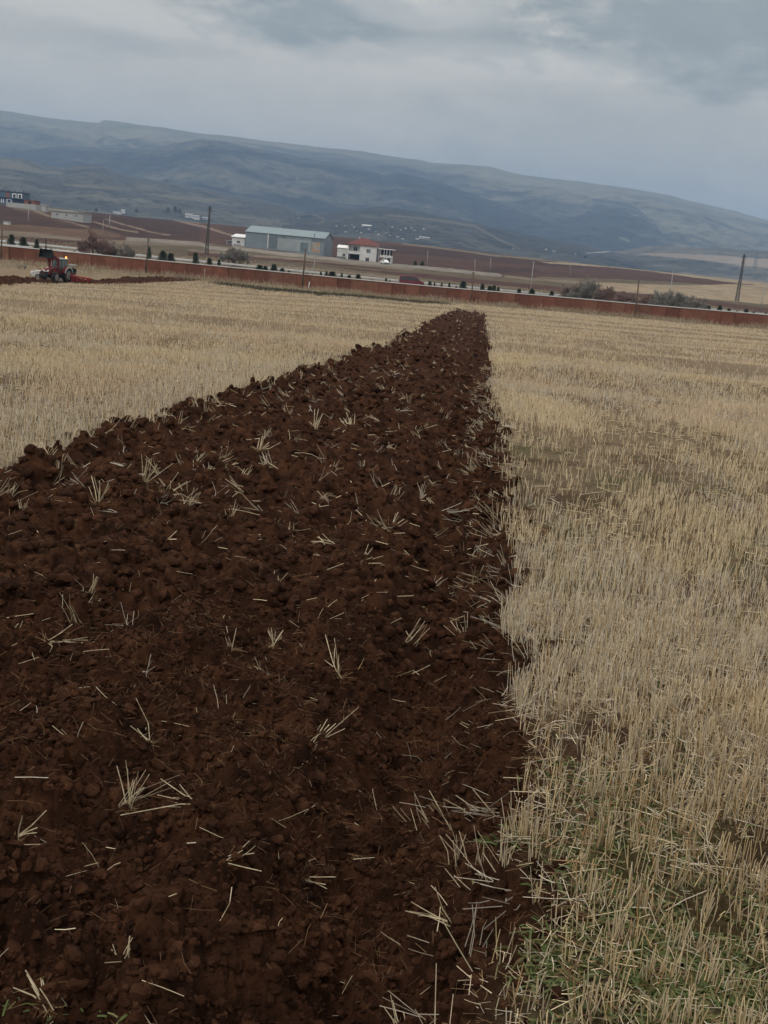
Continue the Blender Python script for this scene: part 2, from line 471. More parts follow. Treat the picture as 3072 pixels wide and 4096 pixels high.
# ------------------------------------------------------------------ the ground sheet and the ploughed strip
az = np.radians(np.concatenate([np.arange(-180, -60, 8.0), np.arange(-60, -32, 1.5), np.arange(-32, 32, .1), np.arange(32, 60, 1.5), np.arange(60, 180, 8.0)]))
rr = np.concatenate([[.02, .3, .7], np.geomspace(1.1, 9, 720, endpoint=False), np.geomspace(9, 40, 330, endpoint=False),
                     np.geomspace(40, 150, 300, endpoint=False), np.geomspace(150, 1100, 210, endpoint=False), np.geomspace(1100, 9000, 40)])
NA, NR = len(az), len(rr)
A, R = np.meshgrid(az, rr)            # rows = radius
GX, GY = R * np.sin(A), R * np.cos(A)
GZ = base_z(GX, GY)

near = (R < 150) & (np.abs(A) < math.radians(33)) & (GY > .2)
msk = np.zeros_like(near); msk[near] = soil_mask(GX[near], GY[near])
# soil relief
SX, SY = GX[near], GY[near]
def soil_h(X, Y):
    a, b = strip_s(X, Y)
    wv = (fbm(X * .8, Y * .8, 41, 3) - .5) * .8
    wid = a + b
    s = a + wv * .25
    inside = sstep(-.05, .1, np.minimum(a, b))
    slices = .05 * np.cos(s * 2 * math.pi / .78)                                     # furrow slices along the strip
    crest = .115 * np.exp(-((a - .22) / .2) ** 2) * (.55 + .9 * vnoise(X * 3.2, Y * 1.6, 44))   # lumps thrown up along the left edge
    trench = -.29 * np.exp(-((b - .42) / .34) ** 2)                                   # the open furrow along the right edge
    warp = .06 * (fbm(X * 9, Y * 9, 61, 2) - .5)
    xx, yy = X + warp, Y - warp
    near_f = np.clip(1.25 - Y / 14, 0, 1)
    big = .10 * clods(xx / .40, yy / .40, 1) * (.35 + 1.0 * fbm(X * 1.3, Y * 1.3, 49, 2))
    mid = .075 * crumbs(xx / .15, yy / .15, 2) + .035 * clods(xx / .21, yy / .21, 12)
    sm = .050 * crumbs(xx / .068, yy / .068, 3) * (.3 + vnoise(X * 5, Y * 5, 81))
    ti = np.where(near_f > 0, .028 * crumbs(xx / .034, yy / .034, 4) * near_f + .013 * crumbs(X / .017, Y / .017, 14) * near_f + .016 * (fbm(X * 45, Y * 45, 5, 3) - .5) * near_f, 0)
    roll = .13 * (fbm(X * .9, Y * .9, 47, 3) - .5)
    rough = .05 * (np.abs(fbm(X * 7, Y * 7, 62, 4, .6) - .5) * 2 - .25) * sstep(40, 15, Y)
    h = -.10 + slices + crest + trench + big + mid + sm + ti + roll + rough
    return h * inside - .02
hz = np.zeros_like(GZ)
hz[near] = np.where(msk[near], soil_h(SX, SY), 0)
# the unploughed ground: fine roughness
gr = np.zeros_like(GZ)
gr[near] = .03 * (fbm(SX * 5, SY * 5, 33, 4) - .5) + .02 * clods(SX / .13, SY / .13, 8) * sstep(30, 8, SY)
Z = GZ + np.where(msk, hz, gr)

idx = np.arange(NA * NR).reshape(NR, NA)
def quads(i):
    a = i[:-1, :-1]; b = i[:-1, 1:]; c = i[1:, 1:]; d = i[1:, :-1]
    return np.stack([a, d, c, b], -1).reshape(-1, 4)
Q = quads(idx)
wrap = np.stack([idx[:-1, -1], idx[1:, -1], idx[1:, 0], idx[:-1, 0]], -1)
fm = msk.ravel()[Q].sum(1) >= 3
V = np.stack([GX, GY, Z], -1).reshape(-1, 3)

# --- colours of the far land, in parcels
pxx, pxy = project(GX.ravel(), GY.ravel(), Z.ravel())
def c1(*p): return [(x / 2.074, 700 + y / 2.074) for x, y in p]
def c2(*p): return [(750 + x / 1.843, 800 + y / 1.843) for x, y in p]
def c3(*p): return [(1500 + x / 1.843, 850 + y / 1.843) for x, y in p]
def c4(*p): return [(2200 + x / 1.902, 900 + y / 1.902) for x, y in p]
def inpoly(x, y, poly):
    r = np.zeros(len(x), bool); n = len(poly)
    for i in range(n):
        x0, y0 = poly[i]; x1, y1 = poly[(i + 1) % n]
        cnd = ((y0 > y) != (y1 > y)) & (x < (x1 - x0) * (y - y0) / ((y1 - y0) or 1e-9) + x0)
        r ^= cnd
    return r
def ribbon(pts, w):
    up = [(x, y - w) for x, y in pts]; dn = [(x, y + w) for x, y in reversed(pts)]
    return up + dn
DARK_B = (.052, .031, .026); RED_B = (.072, .040, .031); BROWN = (.105, .066, .045); PALE = (.25, .195, .13); PALE2 = (.150, .118, .086); OLIVE = (.105, .082, .055); DIRT = (.19, .168, .14); TRACK = (.18, .13, .10)
cols = np.zeros((NA * NR, 3), np.float32)
fx, fy = GX.ravel(), GY.ravel()
n1 = fbm(fx * .05, fy * .02, 11, 4); n2 = fbm(fx * .35, fy * .12, 12, 4)
cols[:] = np.where((fy < 30)[:, None], np.array((.155, .115, .072)), np.array((.20, .15, .097))) * (.7 + .6 * n2[:, None])           # litter covered field soil
# thin, darker places of the stubble
farm = fy > 153
PAR = [
    (OLIVE, [(-2000, 700), (5000, 700), (5000, 1500), (-2000, 1500)]),
    (RED_B, [(-900, 780)] + c2((0, 150), (450, 195), (700, 212), (1250, 262), (1659, 318)) + c3((400, 235), (900, 295), (1300, 330), (1659, 355)) + c4((600, 290), (1100, 335), (1659, 400)) + [(3900, 1190), (3900, 1260)]
        + c4((1659, 470), (1000, 450), (350, 440), (0, 420)) + c3((930, 480), (550, 440), (0, 385)) + c2((0, 300)) + [(-900, 990)]),
    (PALE2, c1((-400, 455), (0, 462), (300, 478), (660, 522), (1000, 540), (1659, 560), (1659, 590), (1000, 575), (660, 548), (300, 520), (0, 503), (-400, 490))),
    (BROWN, c1((-400, 400), (0, 410), (230, 415), (500, 440), (760, 450), (1000, 490), (1000, 520), (660, 522), (300, 478), (0, 462), (-400, 455))),
    (DARK_B, c1((-400, 190), (0, 235), (110, 280), (250, 330), (420, 378), (600, 410), (760, 448), (500, 438), (230, 412), (0, 408), (-400, 398))),
    (PALE2, c1((40, 222), (150, 262), (260, 290), (380, 345), (600, 400), (760, 448), (700, 405), (460, 350), (400, 330), (300, 280), (60, 225))),
    (DARK_B, c1((640, 318), (820, 305), (1280, 330), (1659, 420), (1659, 545), (1300, 525), (1050, 505), (800, 440), (500, 370), (400, 350), (700, 372))),
    (PALE2, c1((1200, 318), (1659, 345), (1659, 405), (1350, 345))),
    (PALE2, c2((0, 130), (400, 175), (700, 205), (1250, 262), (1659, 322), (1659, 332), (1250, 272), (700, 216), (300, 182), (0, 165))),
    (TRACK, ribbon(c1((760, 385), (900, 425), (1000, 452), (1160, 475)), 2.5)),
    (TRACK, ribbon(c1((870, 365), (1100, 432), (1280, 478), (1400, 498)), 2.5)),
    (TRACK, ribbon(c1((1270, 322), (1400, 360), (1659, 425)) + c2((100, 190), (330, 262)), 4)),
    (DIRT, ribbon(c1((1050, 530), (1300, 545), (1659, 570)) + c2((150, 350), (300, 365)), 7)),
    (BROWN, ribbon(c1((0, 540), (300, 565), (620, 590), (900, 600)), 6)),
    (RED_B, ribbon(c2((0, 395), (300, 415), (500, 428), (1000, 470), (1659, 550)) + c3((550, 490), (1100, 540), (1400, 570)) + c4((150, 490), (450, 515), (700, 535), (1180, 590), (1700, 655)), 9)),
    (PALE2, ribbon(c2((0, 372), (200, 385), (400, 402), (800, 432), (1200, 470), (1659, 515)), 4.5)),
    (DIRT, ribbon(c2((330, 345), (420, 362), (700, 395), (1050, 430), (1250, 460), (1500, 478), (1659, 496)) + c3((300, 400), (550, 425), (930, 465)), 7)),
    (OLIVE, ribbon(c2((500, 445), (900, 470), (1300, 505), (1659, 540)), 3)),
    (DARK_B, c3((0, 235), (400, 262), (900, 315), (1200, 350), (1659, 410), (1659, 425), (1100, 385), (500, 330), (0, 290))),
    (PALE2, ribbon(c3((200, 230), (480, 262), (900, 318), (1250, 350), (1659, 388)), 3.5)),
    (DARK_B, c3((750, 400), (1100, 405), (1659, 450), (1659, 478), (1100, 440), (850, 445))),
    (PALE, c4((-100, 275), (0, 283), (300, 292), (600, 308), (850, 318), (1200, 345), (1500, 385), (1800, 440), (1800, 475), (1400, 440), (1100, 400), (800, 358), (500, 325), (0, 293))),
    (RED_B, c4((-100, 310), (300, 325), (800, 365), (1100, 405), (1430, 440), (1200, 448), (800, 420), (300, 395), (-100, 360))),
    (OLIVE, c4((-100, 395), (300, 405), (800, 425), (1200, 452), (900, 462), (400, 440), (-100, 420))),
    (PALE, c4((330, 436), (600, 445), (1000, 458), (1400, 450), (1850, 470), (1850, 625), (1659, 605), (1180, 560), (700, 522), (350, 492))),
    (PALE2, ribbon(c3((950, 470), (1200, 495), (1500, 515)), 5)),
    (PALE2, [(-900, 960)] + c1((0, 520), (600, 600)) + c2((0, 430), (500, 470), (900, 500), (1659, 575)) + c3((500, 530), (1100, 585), (1400, 610)) + c4((300, 560), (1200, 640), (1700, 700)) + [(3900, 1300), (3900, 1500), (-900, 1200)]),
    (OLIVE, ribbon(c4((100, 520), (600, 560), (1180, 610)), 6)),
]
wobx = (fbm(fx * .1, fy * .05, 14, 3) - .5) * 12; woby = (fbm(fx * .12, fy * .06, 15, 3) - .5) * 4
sel = np.nonzero(farm & (fy < 1500))[0]
for c, poly in PAR:
    m = inpoly(pxx[sel] + wobx[sel], pxy[sel] + woby[sel], poly)
    cols[sel[m]] = c
cols[farm] *= (.62 + .76 * n2[farm, None]) * (.8 + .4 * n1[farm, None])
verge = (fy > 136) & (fy < 153)
cols[verge] = np.array((.20, .155, .10)) * (.55 + .9 * n2[verge, None])
# bank and ditch between the field and the wall
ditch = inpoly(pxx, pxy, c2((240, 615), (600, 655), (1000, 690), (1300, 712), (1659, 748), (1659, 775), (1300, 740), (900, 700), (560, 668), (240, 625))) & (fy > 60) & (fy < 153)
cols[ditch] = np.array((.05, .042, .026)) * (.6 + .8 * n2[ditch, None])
far2 = fy > 1500
cols[far2] = np.array((.13, .115, .08))

# bare soil patches and thin places among the near stubble
bare = np.zeros(len(fx))
for P, r_ in ESP:
    if P is None: continue
    d = np.hypot((fx - P[0]) + .12 * (n2 - .5), (fy - P[1]) * .8) / r_
    bare = np.maximum(bare, sstep(1.25, .7, d))
bare *= .85
cols = cols * (1 - bare[:, None]) + np.array((.085, .045, .025)) * bare[:, None]
nearc = (fy < 14) & (fy > 0) & (np.abs(fx) < 12)
fine = fbm(fx * 14, fy * 14, 23, 4); cols *= (.45 + 1.1 * fine[:, None]) ** np.where(nearc, 1.0, 0.0)[:, None]
moss = sstep(.5, .72, fbm(fx * 2.1, fy * 2.1, 18, 3)) * nearc
brn = sstep(.5, .7, fbm(fx * 1.7 + 40, fy * 1.7, 19, 3)) * nearc
moss = np.maximum(moss * .6, sstep(4.6, 2.6, fy) * (.35 + .6 * fbm(fx * 5, fy * 5, 24, 3)) * nearc)
cols = cols * (1 - .8 * moss[:, None]) + np.array((.062, .066, .022)) * .8 * moss[:, None]
cols = cols * (1 - .6 * brn[:, None]) + np.array((.085, .05, .032)) * .6 * brn[:, None]
ea, eb = strip_s(fx, fy); rim = sstep(-.20, -.04, np.minimum(ea, eb)) * ((fy > -2) & (fy < 30))
cols = cols * (1 - rim[:, None]) + np.array((.050, .024, .0125)) * (.6 + .8 * fine[:, None]) * rim[:, None]
lump = bare * nearc
V[:, 2] += lump * (.03 * clods(fx / .11, fy / .11, 77) + .03 * clods(fx / .045, fy / .045, 78) + .015 * clods(fx / .02, fy / .02, 79))

M_GROUND = mat('field ground', (.2, .16, .1), .95, .6, 34.0, .03, 70, attr='col', spec=.05)
M_SOIL = mat('ploughed soil', (.058, .0250, .0128), .95, .65, 12.0, .02, 95, spec=.05, rgb2=(.027, .0122, .0070))
def sub(mask, extra=None):
    f = Q[mask]
    if extra is not None: f = np.concatenate([f, extra])
    u, inv = np.unique(f, return_inverse=True)
    return u, inv.reshape(f.shape)
u, f = sub(~fm, wrap)
g = np_mesh('ground', V[u], f, M_GROUND, cols[u])
tag(g, 'rolling farmland: pale stubble field in front, brown and beige parcels beyond the wall', 'field', kind='structure')
u, f = sub(fm)
s = np_mesh('ploughed_soil', V[u], f, M_SOIL)
tag(s, 'long strip of freshly ploughed dark red-brown soil running to the wall', 'soil', kind='structure')

# ------------------------------------------------------------------ hills
M_HILL = mat('hill', (.1, .1, .1), .95, .25, .006, attr='col', spec=.05)
HLAB = {'main': ('high grey-green mountain ridge along the skyline', (.062, .064, .052), (.20, .185, .125), .54),
        'ridge': ('dark blue-grey wooded ridge in front of the skyline ridge', (.026, .031, .03), (.14, .13, .09), .62),
        'right': ('dark rounded blue hill in front of the right end of the skyline', (.036, .041, .038), (.12, .115, .085), .66),
        'foot_left': ('broad dull brown foothill above the blue unfinished house', (.050, .052, .047), (.125, .117, .088), .60),
        'foot_mid': ('long low grey-brown slope behind the red-roofed house', (.040, .043, .040), (.10, .093, .072), .64),
        'low_right': ('low pale-banded rise under the right end of the hills', (.06, .06, .05), (.17, .145, .105), .58)}
for h in HL:
    nm, D, D0, rel, tt, ee = h
    ta = np.linspace(max(tt[0], -.75), min(tt[-1], .75), 620)
    yr = np.concatenate([np.linspace(D0, D * .98, 120), np.linspace(D * .985, D * 1.03, 14), np.linspace(D * 1.05, D * 1.5, 14)])
    T, Y = np.meshgrid(ta, yr); X = T * Y
    Zh = hill_z(h, X, Y)
    lab, ca, cb, th = HLAB[nm]
    k1 = fbm(X / (D * .10), Y / (D * .045), 111 + len(nm), 5, .55)
    k2 = fbm(X / (D * .022), Y / (D * .012), 131 + len(nm), 4, .6)
    w = sstep(th - .13, th + .08, k1 * .6 + k2 * .4 + .04)
    col = np.array(ca) * (1 - w[..., None]) + (np.array(ca) * .35 + np.array(cb) * .65) * w[..., None]
    scrub = sstep(.56, .66, fbm(X / (D * .006), Y / (D * .006), 151, 3))
    col = col * (1 - .55 * scrub[..., None]); k3 = fbm(X / (D * .009), Y / (D * .008), 161, 4, .65); ka = .25 if nm in ('foot_mid', 'low_right') else .76; col = col * (1 - ka / 2 + ka * k3[..., None])
    if nm == 'main':
        fr = (Y - D0) / (D - D0)
        band = sstep(.62, .8, fr + .25 * (k1 - .5)); col = col * (1 - .55 * band[..., None]) + np.array((.22, .205, .14)) * .55 * band[..., None]
    pX, pY = project(X, Y, Zh)
    if nm == 'foot_left':
        for pl in ([(0, 640), (93, 650), (170, 680), (260, 690), (240, 700), (120, 690), (0, 668)], [(240, 735), (330, 738), (480, 752), (470, 760), (300, 748)], [(640, 780), (760, 785), (880, 800), (860, 806), (680, 795)]):
            m = inpoly(pX.ravel(), pY.ravel(), pl).reshape(X.shape); col[m] = (.115, .105, .075)
    if nm == 'foot_mid':
        for pl in (ribbon([(1540, 860), (1750, 880), (1900, 905), (2000, 960), (2080, 995)], 5), ribbon([(1250, 855), (1300, 880), (1270, 900)], 4)):
            m = inpoly(pX.ravel(), pY.ravel(), pl).reshape(X.shape); col[m] = (.095, .085, .065)
        m = inpoly(pX.ravel(), pY.ravel(), ribbon([(2345, 1012), (2420, 1008), (2490, 1000)], 2.2)).reshape(X.shape); col[m] = (.22, .22, .2)
    if nm == 'low_right':
        for pl in ([(2540, 1012), (2700, 1014), (2880, 1022), (3200, 1045), (3200, 1085), (3000, 1065), (2800, 1040), (2600, 1022)],):
            m = inpoly(pX.ravel(), pY.ravel(), pl).reshape(X.shape); col[m] = (.23, .185, .14)
    i = np.arange(X.size).reshape(X.shape)
    o = np_mesh('hill', np.stack([X, Y, Zh], -1).reshape(-1, 3), quads(i), M_HILL, col.reshape(-1, 3))
    tag(o, lab, 'hill', kind='structure')

# ------------------------------------------------------------------ haze
M_HAZE = bpy.data.materials.new('haze'); M_HAZE.use_nodes = True
N, L = M_HAZE.node_tree.nodes, M_HAZE.node_tree.links
N.clear()
pv = N.new('ShaderNodeVolumePrincipled'); pv.inputs['Density'].default_value = 1.6e-4
pv.inputs['Color'].default_value = (.385, .575, .86, 1)
mo = N.new('ShaderNodeOutputMaterial'); L.new(pv.outputs[0], mo.inputs['Volume'])
hb = MB(); hb.box(-9300, 9300, -9300, 9600, -60, 590)
hz_o = tag(hb.build('haze', M_HAZE), 'thin blue-grey haze over the valley', 'haze', kind='stuff')

# ------------------------------------------------------------------ surface height under small things
def top_z(X, Y):
    X = np.asarray(X, float); Y = np.asarray(Y, float)
    z = base_z(X, Y); m = soil_mask(X, Y)
    return z + np.where(m, soil_h(X, Y), .012), m

def polar_scatter(n, r0, r1, a0, a1, power=1.0):
    """points whose number per square metre falls off as r**-power"""
    e = 2 - power; uu = rng.random(n)
    r = (r0 ** e + uu * (r1 ** e - r0 ** e)) ** (1 / e) if abs(e) > 1e-6 else r0 * (r1 / r0) ** uu
    a = np.radians(a0 + (a1 - a0) * rng.random(n))
    return r * np.sin(a), r * np.cos(a), r

# ------------------------------------------------------------------ loose clods on the ploughed strip
def ico(sub):
    bm = bmesh.new(); bmesh.ops.create_icosphere(bm, subdivisions=sub, radius=1.0)
    v = np.array([p.co[:] for p in bm.verts]); f = np.array([[q.index for q in p.verts] for p in bm.faces]); bm.free()
    return v, f
def clod_templates(sub, n):
    v0, f = ico(sub); out = []
    for k in range(n):
        v = v0.copy(); q = v0 * 1.3 + k * 7.7
        d = .30 + .75 * fbm(q[:, 0] + q[:, 2] * .7, q[:, 1] - q[:, 2] * .6, 200 + k, 3) + .75 * np.abs(fbm(q[:, 0] * 2.1 - q[:, 2] * 1.3, q[:, 1] * 2.1 + q[:, 2] * 1.5, 230 + k, 4, .65) - .5) + .35 * fbm(q[:, 0] * 4 + q[:, 2] * 3, q[:, 1] * 4 - q[:, 2] * 3, 260 + k, 2)
        # chipped facets
        for j in range(5):
            nrm = rng.normal(size=3); nrm /= np.linalg.norm(nrm)
            h = .42 + .40 * rng.random(); dd = (v * d[:, None]) @ nrm
            over = np.clip(dd - h, 0, None); v = v - (over / np.maximum(d, .1))[:, None] * nrm * .85
        out.append(v * d[:, None])
    return out, f
def scatter_clods(X, Y, S, tmpl, f):
    zz, _ = top_z(X, Y); n = len(X)
    yaw = rng.random(n) * 6.283; tl = rng.normal(size=(n, 2)) * .5
    sc = S[:, None] * (.7 + .6 * rng.random((n, 3))); sc[:, 2] *= .8
    vs, fs, k = [], [], 0
    for i in range(n):
        v = tmpl[i % len(tmpl)] * sc[i]
        c, s_ = math.cos(yaw[i]), math.sin(yaw[i])
        cx, sx = math.cos(tl[i, 0]), math.sin(tl[i, 0])
        y1 = v[:, 1] * cx - v[:, 2] * sx; z1 = v[:, 1] * sx + v[:, 2] * cx
        x2 = v[:, 0] * c - y1 * s_; y2 = v[:, 0] * s_ + y1 * c
        vs.append(np.stack([x2 + X[i], y2 + Y[i], z1 + zz[i] + S[i] * .18], -1)); fs.append(f + k); k += len(v)
    return np.concatenate(vs), np.concatenate(fs), k
VV, FF, k0 = [], [], 0
for n, r0, r1, pw, s0, s1, sb in ((1500, 1.5, 5.2, .6, .012, .034, 3), (6500, 1.5, 5.5, .5, .009, .024, 2), (17000, 1.5, 5.5, .4, .0035, .010, 2), (8000, 5.2, 17, 1.2, .012, .06, 2), (5200, 17, 128, 1.5, .05, .12, 1)):
    tm, f = clod_templates(sb, 14)
    x, y, r = polar_scatter(n * 4, r0, r1, -26, 12, pw)
    m = soil_mask(x, y); x, y = x[m][:n], y[m][:n]
    S = s0 + (s1 - s0) * rng.random(len(x)) ** 2.6
    v, f, k = scatter_clods(x, y, S, tm, f)
    VV.append(v); FF.append(f + k0); k0 += k
# lumps along the left edge that stand up against the stubble
ey = np.concatenate([rng.uniform(6.5, 30, 260), rng.uniform(30, 120, 260), 1.6 + 24 * rng.random(900) ** 1.8]); ex = np.where(np.arange(len(ey)) < 520, np.interp(ey, LY, LX) + .1, np.interp(ey, RY, RX) - .07) + rng.normal(size=len(ey)) * .12
S = (.025 + .055 * rng.random(len(ey)) ** 1.5) * (1 + .6 * (ey > 30)) * np.where(np.arange(len(ey)) < 520, 1, np.clip(.22 + ey * .07, .3, 1))
tm, f = clod_templates(3, 8); v, f, k = scatter_clods(ex, ey, S, tm, f); VV.append(v); FF.append(f + k0); k0 += k
M_CLOD = mat('soil clods', (.064, .0280, .0148), .95, .65, 15.0, .016, 120, spec=.05, rgb2=(.029, .0130, .0075))
o = np_mesh('soil_clods', np.concatenate(VV), np.concatenate(FF), M_CLOD, None, smooth=False)
tag(o, 'loose clods of dark red-brown soil lying all over the ploughed strip', 'soil clods', kind='stuff')

# ------------------------------------------------------------------ straw: stalks as little three sided tubes
M_STRAW = mat('straw', (.4, .33, .2), .7, .22, 40.0, attr='col', spec=.25)
def stalks(B, D, L, W, col, bend=None, jitter_col=.22):
    """B base points, D unit directions, L lengths, W half widths -> arrays"""
    n = len(B)
    up = np.where(np.abs(D[:, 2:3]) < .9, np.array([[0, 0, 1.0]]), np.array([[1.0, 0, 0]]))
    U = np.cross(D, up); U /= np.linalg.norm(U, axis=1, keepdims=True); Wv = np.cross(D, U)
    ph = rng.random(n) * 6.283
    rings = [0.0, 1.0] if bend is None else [0.0, .5, 1.0]
    vs = []
    for q in rings:
        c = B + D * (L * q)[:, None]
        if bend is not None: c = c + bend * (q * q)[..., None] if np.ndim(q) else c + bend * (q * q)
        for k in range(3):
            t = ph + k * 2.0944
            vs.append(c + U * (W * (1 - .25 * q) * np.cos(t))[:, None] + Wv * (W * (1 - .25 * q) * np.sin(t))[:, None])
    nr = len(rings); V_ = np.stack(vs, 1).reshape(-1, 3)
    b = np.arange(n)[:, None] * (3 * nr); fs = []
    for j in range(nr - 1):
        for k in range(3):
            k2 = (k + 1) % 3
            fs.append(np.concatenate([b + 3 * j + k, b + 3 * j + k2, b + 3 * (j + 1) + k2, b + 3 * (j + 1) + k], 1))
    F_ = np.concatenate(fs)
    cc = np.repeat(col * (1 - jitter_col + 2 * jitter_col * rng.random((n, 1))), 3 * nr, 0)
    return V_, F_, cc
def merge(parts):
    V_, F_, C_, k = [], [], [], 0
    for v, f, c in parts: V_.append(v); F_.append(f + k); C_.append(c); k += len(v)
    return np.concatenate(V_), np.concatenate(F_), np.concatenate(C_)

STRAW_A, STRAW_B, STRAW_C, STRAW_D = np.array((.60, .49, .315)), np.array((.565, .45, .31)), np.array((.53, .46, .355)), np.array((.38, .25, .125))
def straw_col(x, y, n):
    t = fbm(x * .35, y * .16, 301, 3); u_ = rng.random(n)
    w1 = np.clip((t - .34) * 2.6 + .5 * (u_ - .5), 0, 1)[:, None]
    c = STRAW_A * w1 + STRAW_B * (1 - w1)
    g = (fbm(x * .9 + 9, y * .35, 305, 3) > .54) & (u_ < .5)
    c = np.where(g[:, None], STRAW_C, c)
    c = np.where((u_ > .91)[:, None], STRAW_D, c)
    return c

parts = []
def stubble(n, r0, r1, pw, per, hgt, wid, lean, a0=-33, a1=33):
    x, y, r = polar_scatter(n, r0, r1, a0, a1, pw)
    # drilled rows running across the view
    row = .165; q = y + .10 * x + .25 * (vnoise(x * .12, y * .12, 309) - .5)
    y = y + (np.round(q / row) * row - q) * np.where(r < 40, .92, 0) + rng.normal(size=n) * .012
    keep = ~soil_mask(x, y) & (y < 149.0) & (y > .25)
    # the field stops short of the wall; bare and thin places
    dens = fbm(x * .5 + 4, y * .16, 311, 4)
    dens2 = fbm(x * 2.3, y * 2.0, 315, 3)
    keep &= rng.random(n) < np.clip(1.25 - 2.3 * np.clip(dens - .47, 0, 1) * 2.0 - .9 * np.clip(dens2 - .5, 0, 1), .18, 1)
    for P, r_ in ESP:
        if P is not None: keep &= (np.hypot(x - P[0], (y - P[1]) * .8) > r_ * 1.0) | (rng.random(n) < .35)
    lim = np.interp(x / np.maximum(y, 1), [-.5, -.33, -.19, -.1, .1, .5], [112, 116, 139, 143, 142, 141])
    keep &= y < lim + 3 * (vnoise(x * .4, y * .1, 317) - .5)
    x, y, r = x[keep], y[keep], r[keep]
    x = np.repeat(x, per); y = np.repeat(y, per); r = np.repeat(r, per); m = len(x)
    spread = .014 * np.maximum(1, (r / 6) ** .8)
    jx, jy = rng.normal(size=m) * spread, rng.normal(size=m) * spread
    z = base_z(x + jx, y + jy) - .01
    d = np.stack([rng.normal(size=m) * lean + jx / spread * lean * .6, rng.normal(size=m) * lean + jy / spread * lean * .6, np.ones(m)], -1)
    flat = rng.random(m) < .05; d[flat, :2] *= 5
    d /= np.linalg.norm(d, axis=1, keepdims=True)
    Lh = hgt * (.55 + .65 * rng.random(m)) * (.8 + .4 * vnoise(x * 1.3, y * .8, 321))
    W = wid * np.maximum(1, (r / 6) ** .78) * (.7 + .6 * rng.random(m))
    B = np.stack([x + jx, y + jy, z], -1)
    near_brown = sstep(5.0, 2.6, y)[:, None] * (.55 + .6 * vnoise(x * 2, y * 2, 329))[:, None]  # stalk colour goes darker and browner towards the camera, in patches
    parts.append(stalks(B, d, Lh, W, straw_col(x, y, m) * (1 - np.clip(near_brown, 0, 1) * np.array((.20, .27, .42)))))
stubble(11000, 1.2, 6, .1, 5, .115, .00175, .12)
stubble(80000, 6, 40, 1.05, 3, .13, .0018, .11)
stubble(110000, 40, 150, 1.0, 2, .15, .0018, .10)
v, f, c = merge(parts)
o = np_mesh('stubble', v, f, M_STRAW, c, smooth=False)
tag(o, 'pale cut cereal stubble standing on both sides of the ploughed strip', 'stubble', kind='stuff')

# loose straw lying between the stubble
parts = []
def litter(n, r0, r1, pw, l0, l1, wid, on_soil, dens_seed, tilt=.14, a0=-33, a1=33, dark=.0):
    x, y, r = polar_scatter(n, r0, r1, a0, a1, pw)
    sm = soil_mask(x, y); keep = (sm if on_soil else ~sm) & (y < 138)
    dn = fbm(x * (1.2 if on_soil else .8), y * (1.2 if on_soil else .5), dens_seed, 3)
    keep &= rng.random(n) < np.clip((dn - .30) * 3.2, .08, 1)
    if not on_soil:
        for P, r_ in ESP:
            if P is not None: keep &= (np.hypot(x - P[0], (y - P[1]) * .8) > r_) | (rng.random(n) < .15)
    x, y, r = x[keep], y[keep], r[keep]; m = len(x)
    z, _ = top_z(x, y)
    th = rng.random(m) * 6.283
    d = np.stack([np.cos(th), np.sin(th), rng.normal(size=m) * tilt + .04], -1); d /= np.linalg.norm(d, axis=1, keepdims=True)
    Lh = l0 + (l1 - l0) * rng.random(m) ** 1.5
    W = wid * np.maximum(1, (r / 6) ** .7) * (.6 + .8 * rng.random(m))
    bend = np.stack([-d[:, 1], d[:, 0], np.zeros(m)], -1) * (rng.normal(size=m) * .16 * Lh)[:, None]
    col = straw_col(x, y, m)
    col = np.where((rng.random(m) < dark)[:, None], np.array((.15, .085, .042)), col)
    parts.append(stalks(np.stack([x, y, z + .012 + .02 * rng.random(m)], -1) - d * (Lh * .5)[:, None], d, Lh, W, col, bend=bend))
litter(17000, 1.2, 6, .2, .03, .18, .0013, False, 331, dark=.5)
litter(22000, 1.2, 5, .2, .015, .06, .0009, False, 335, tilt=.3, dark=.5)
litter(24000, 6, 40, 1.2, .06, .22, .0016, False, 333, dark=.2)
v, f, c = merge(parts)
o = np_mesh('straw_litter', v, f, M_STRAW, c, smooth=False)
tag(o, 'loose broken straw matted on the ground between the stubble', 'straw', kind='stuff')

# scattered single straws and root fibres on the ploughed soil
parts = []
litter(800, 1.4, 6, .7, .05, .15, .0012, True, 341, tilt=.3, a0=-26, a1=12, dark=.6)
litter(15000, 1.4, 9, .5, .015, .07, .0007, True, 343, tilt=.5, a0=-26, a1=12, dark=.97)
litter(2600, 6, 30, 1.1, .06, .22, .0019, True, 345, tilt=.3, a0=-26, a1=12, dark=.25)
litter(2000, 30, 128, 1.2, .10, .26, .0021, True, 347, tilt=.35, a0=-10, a1=12, dark=.2)
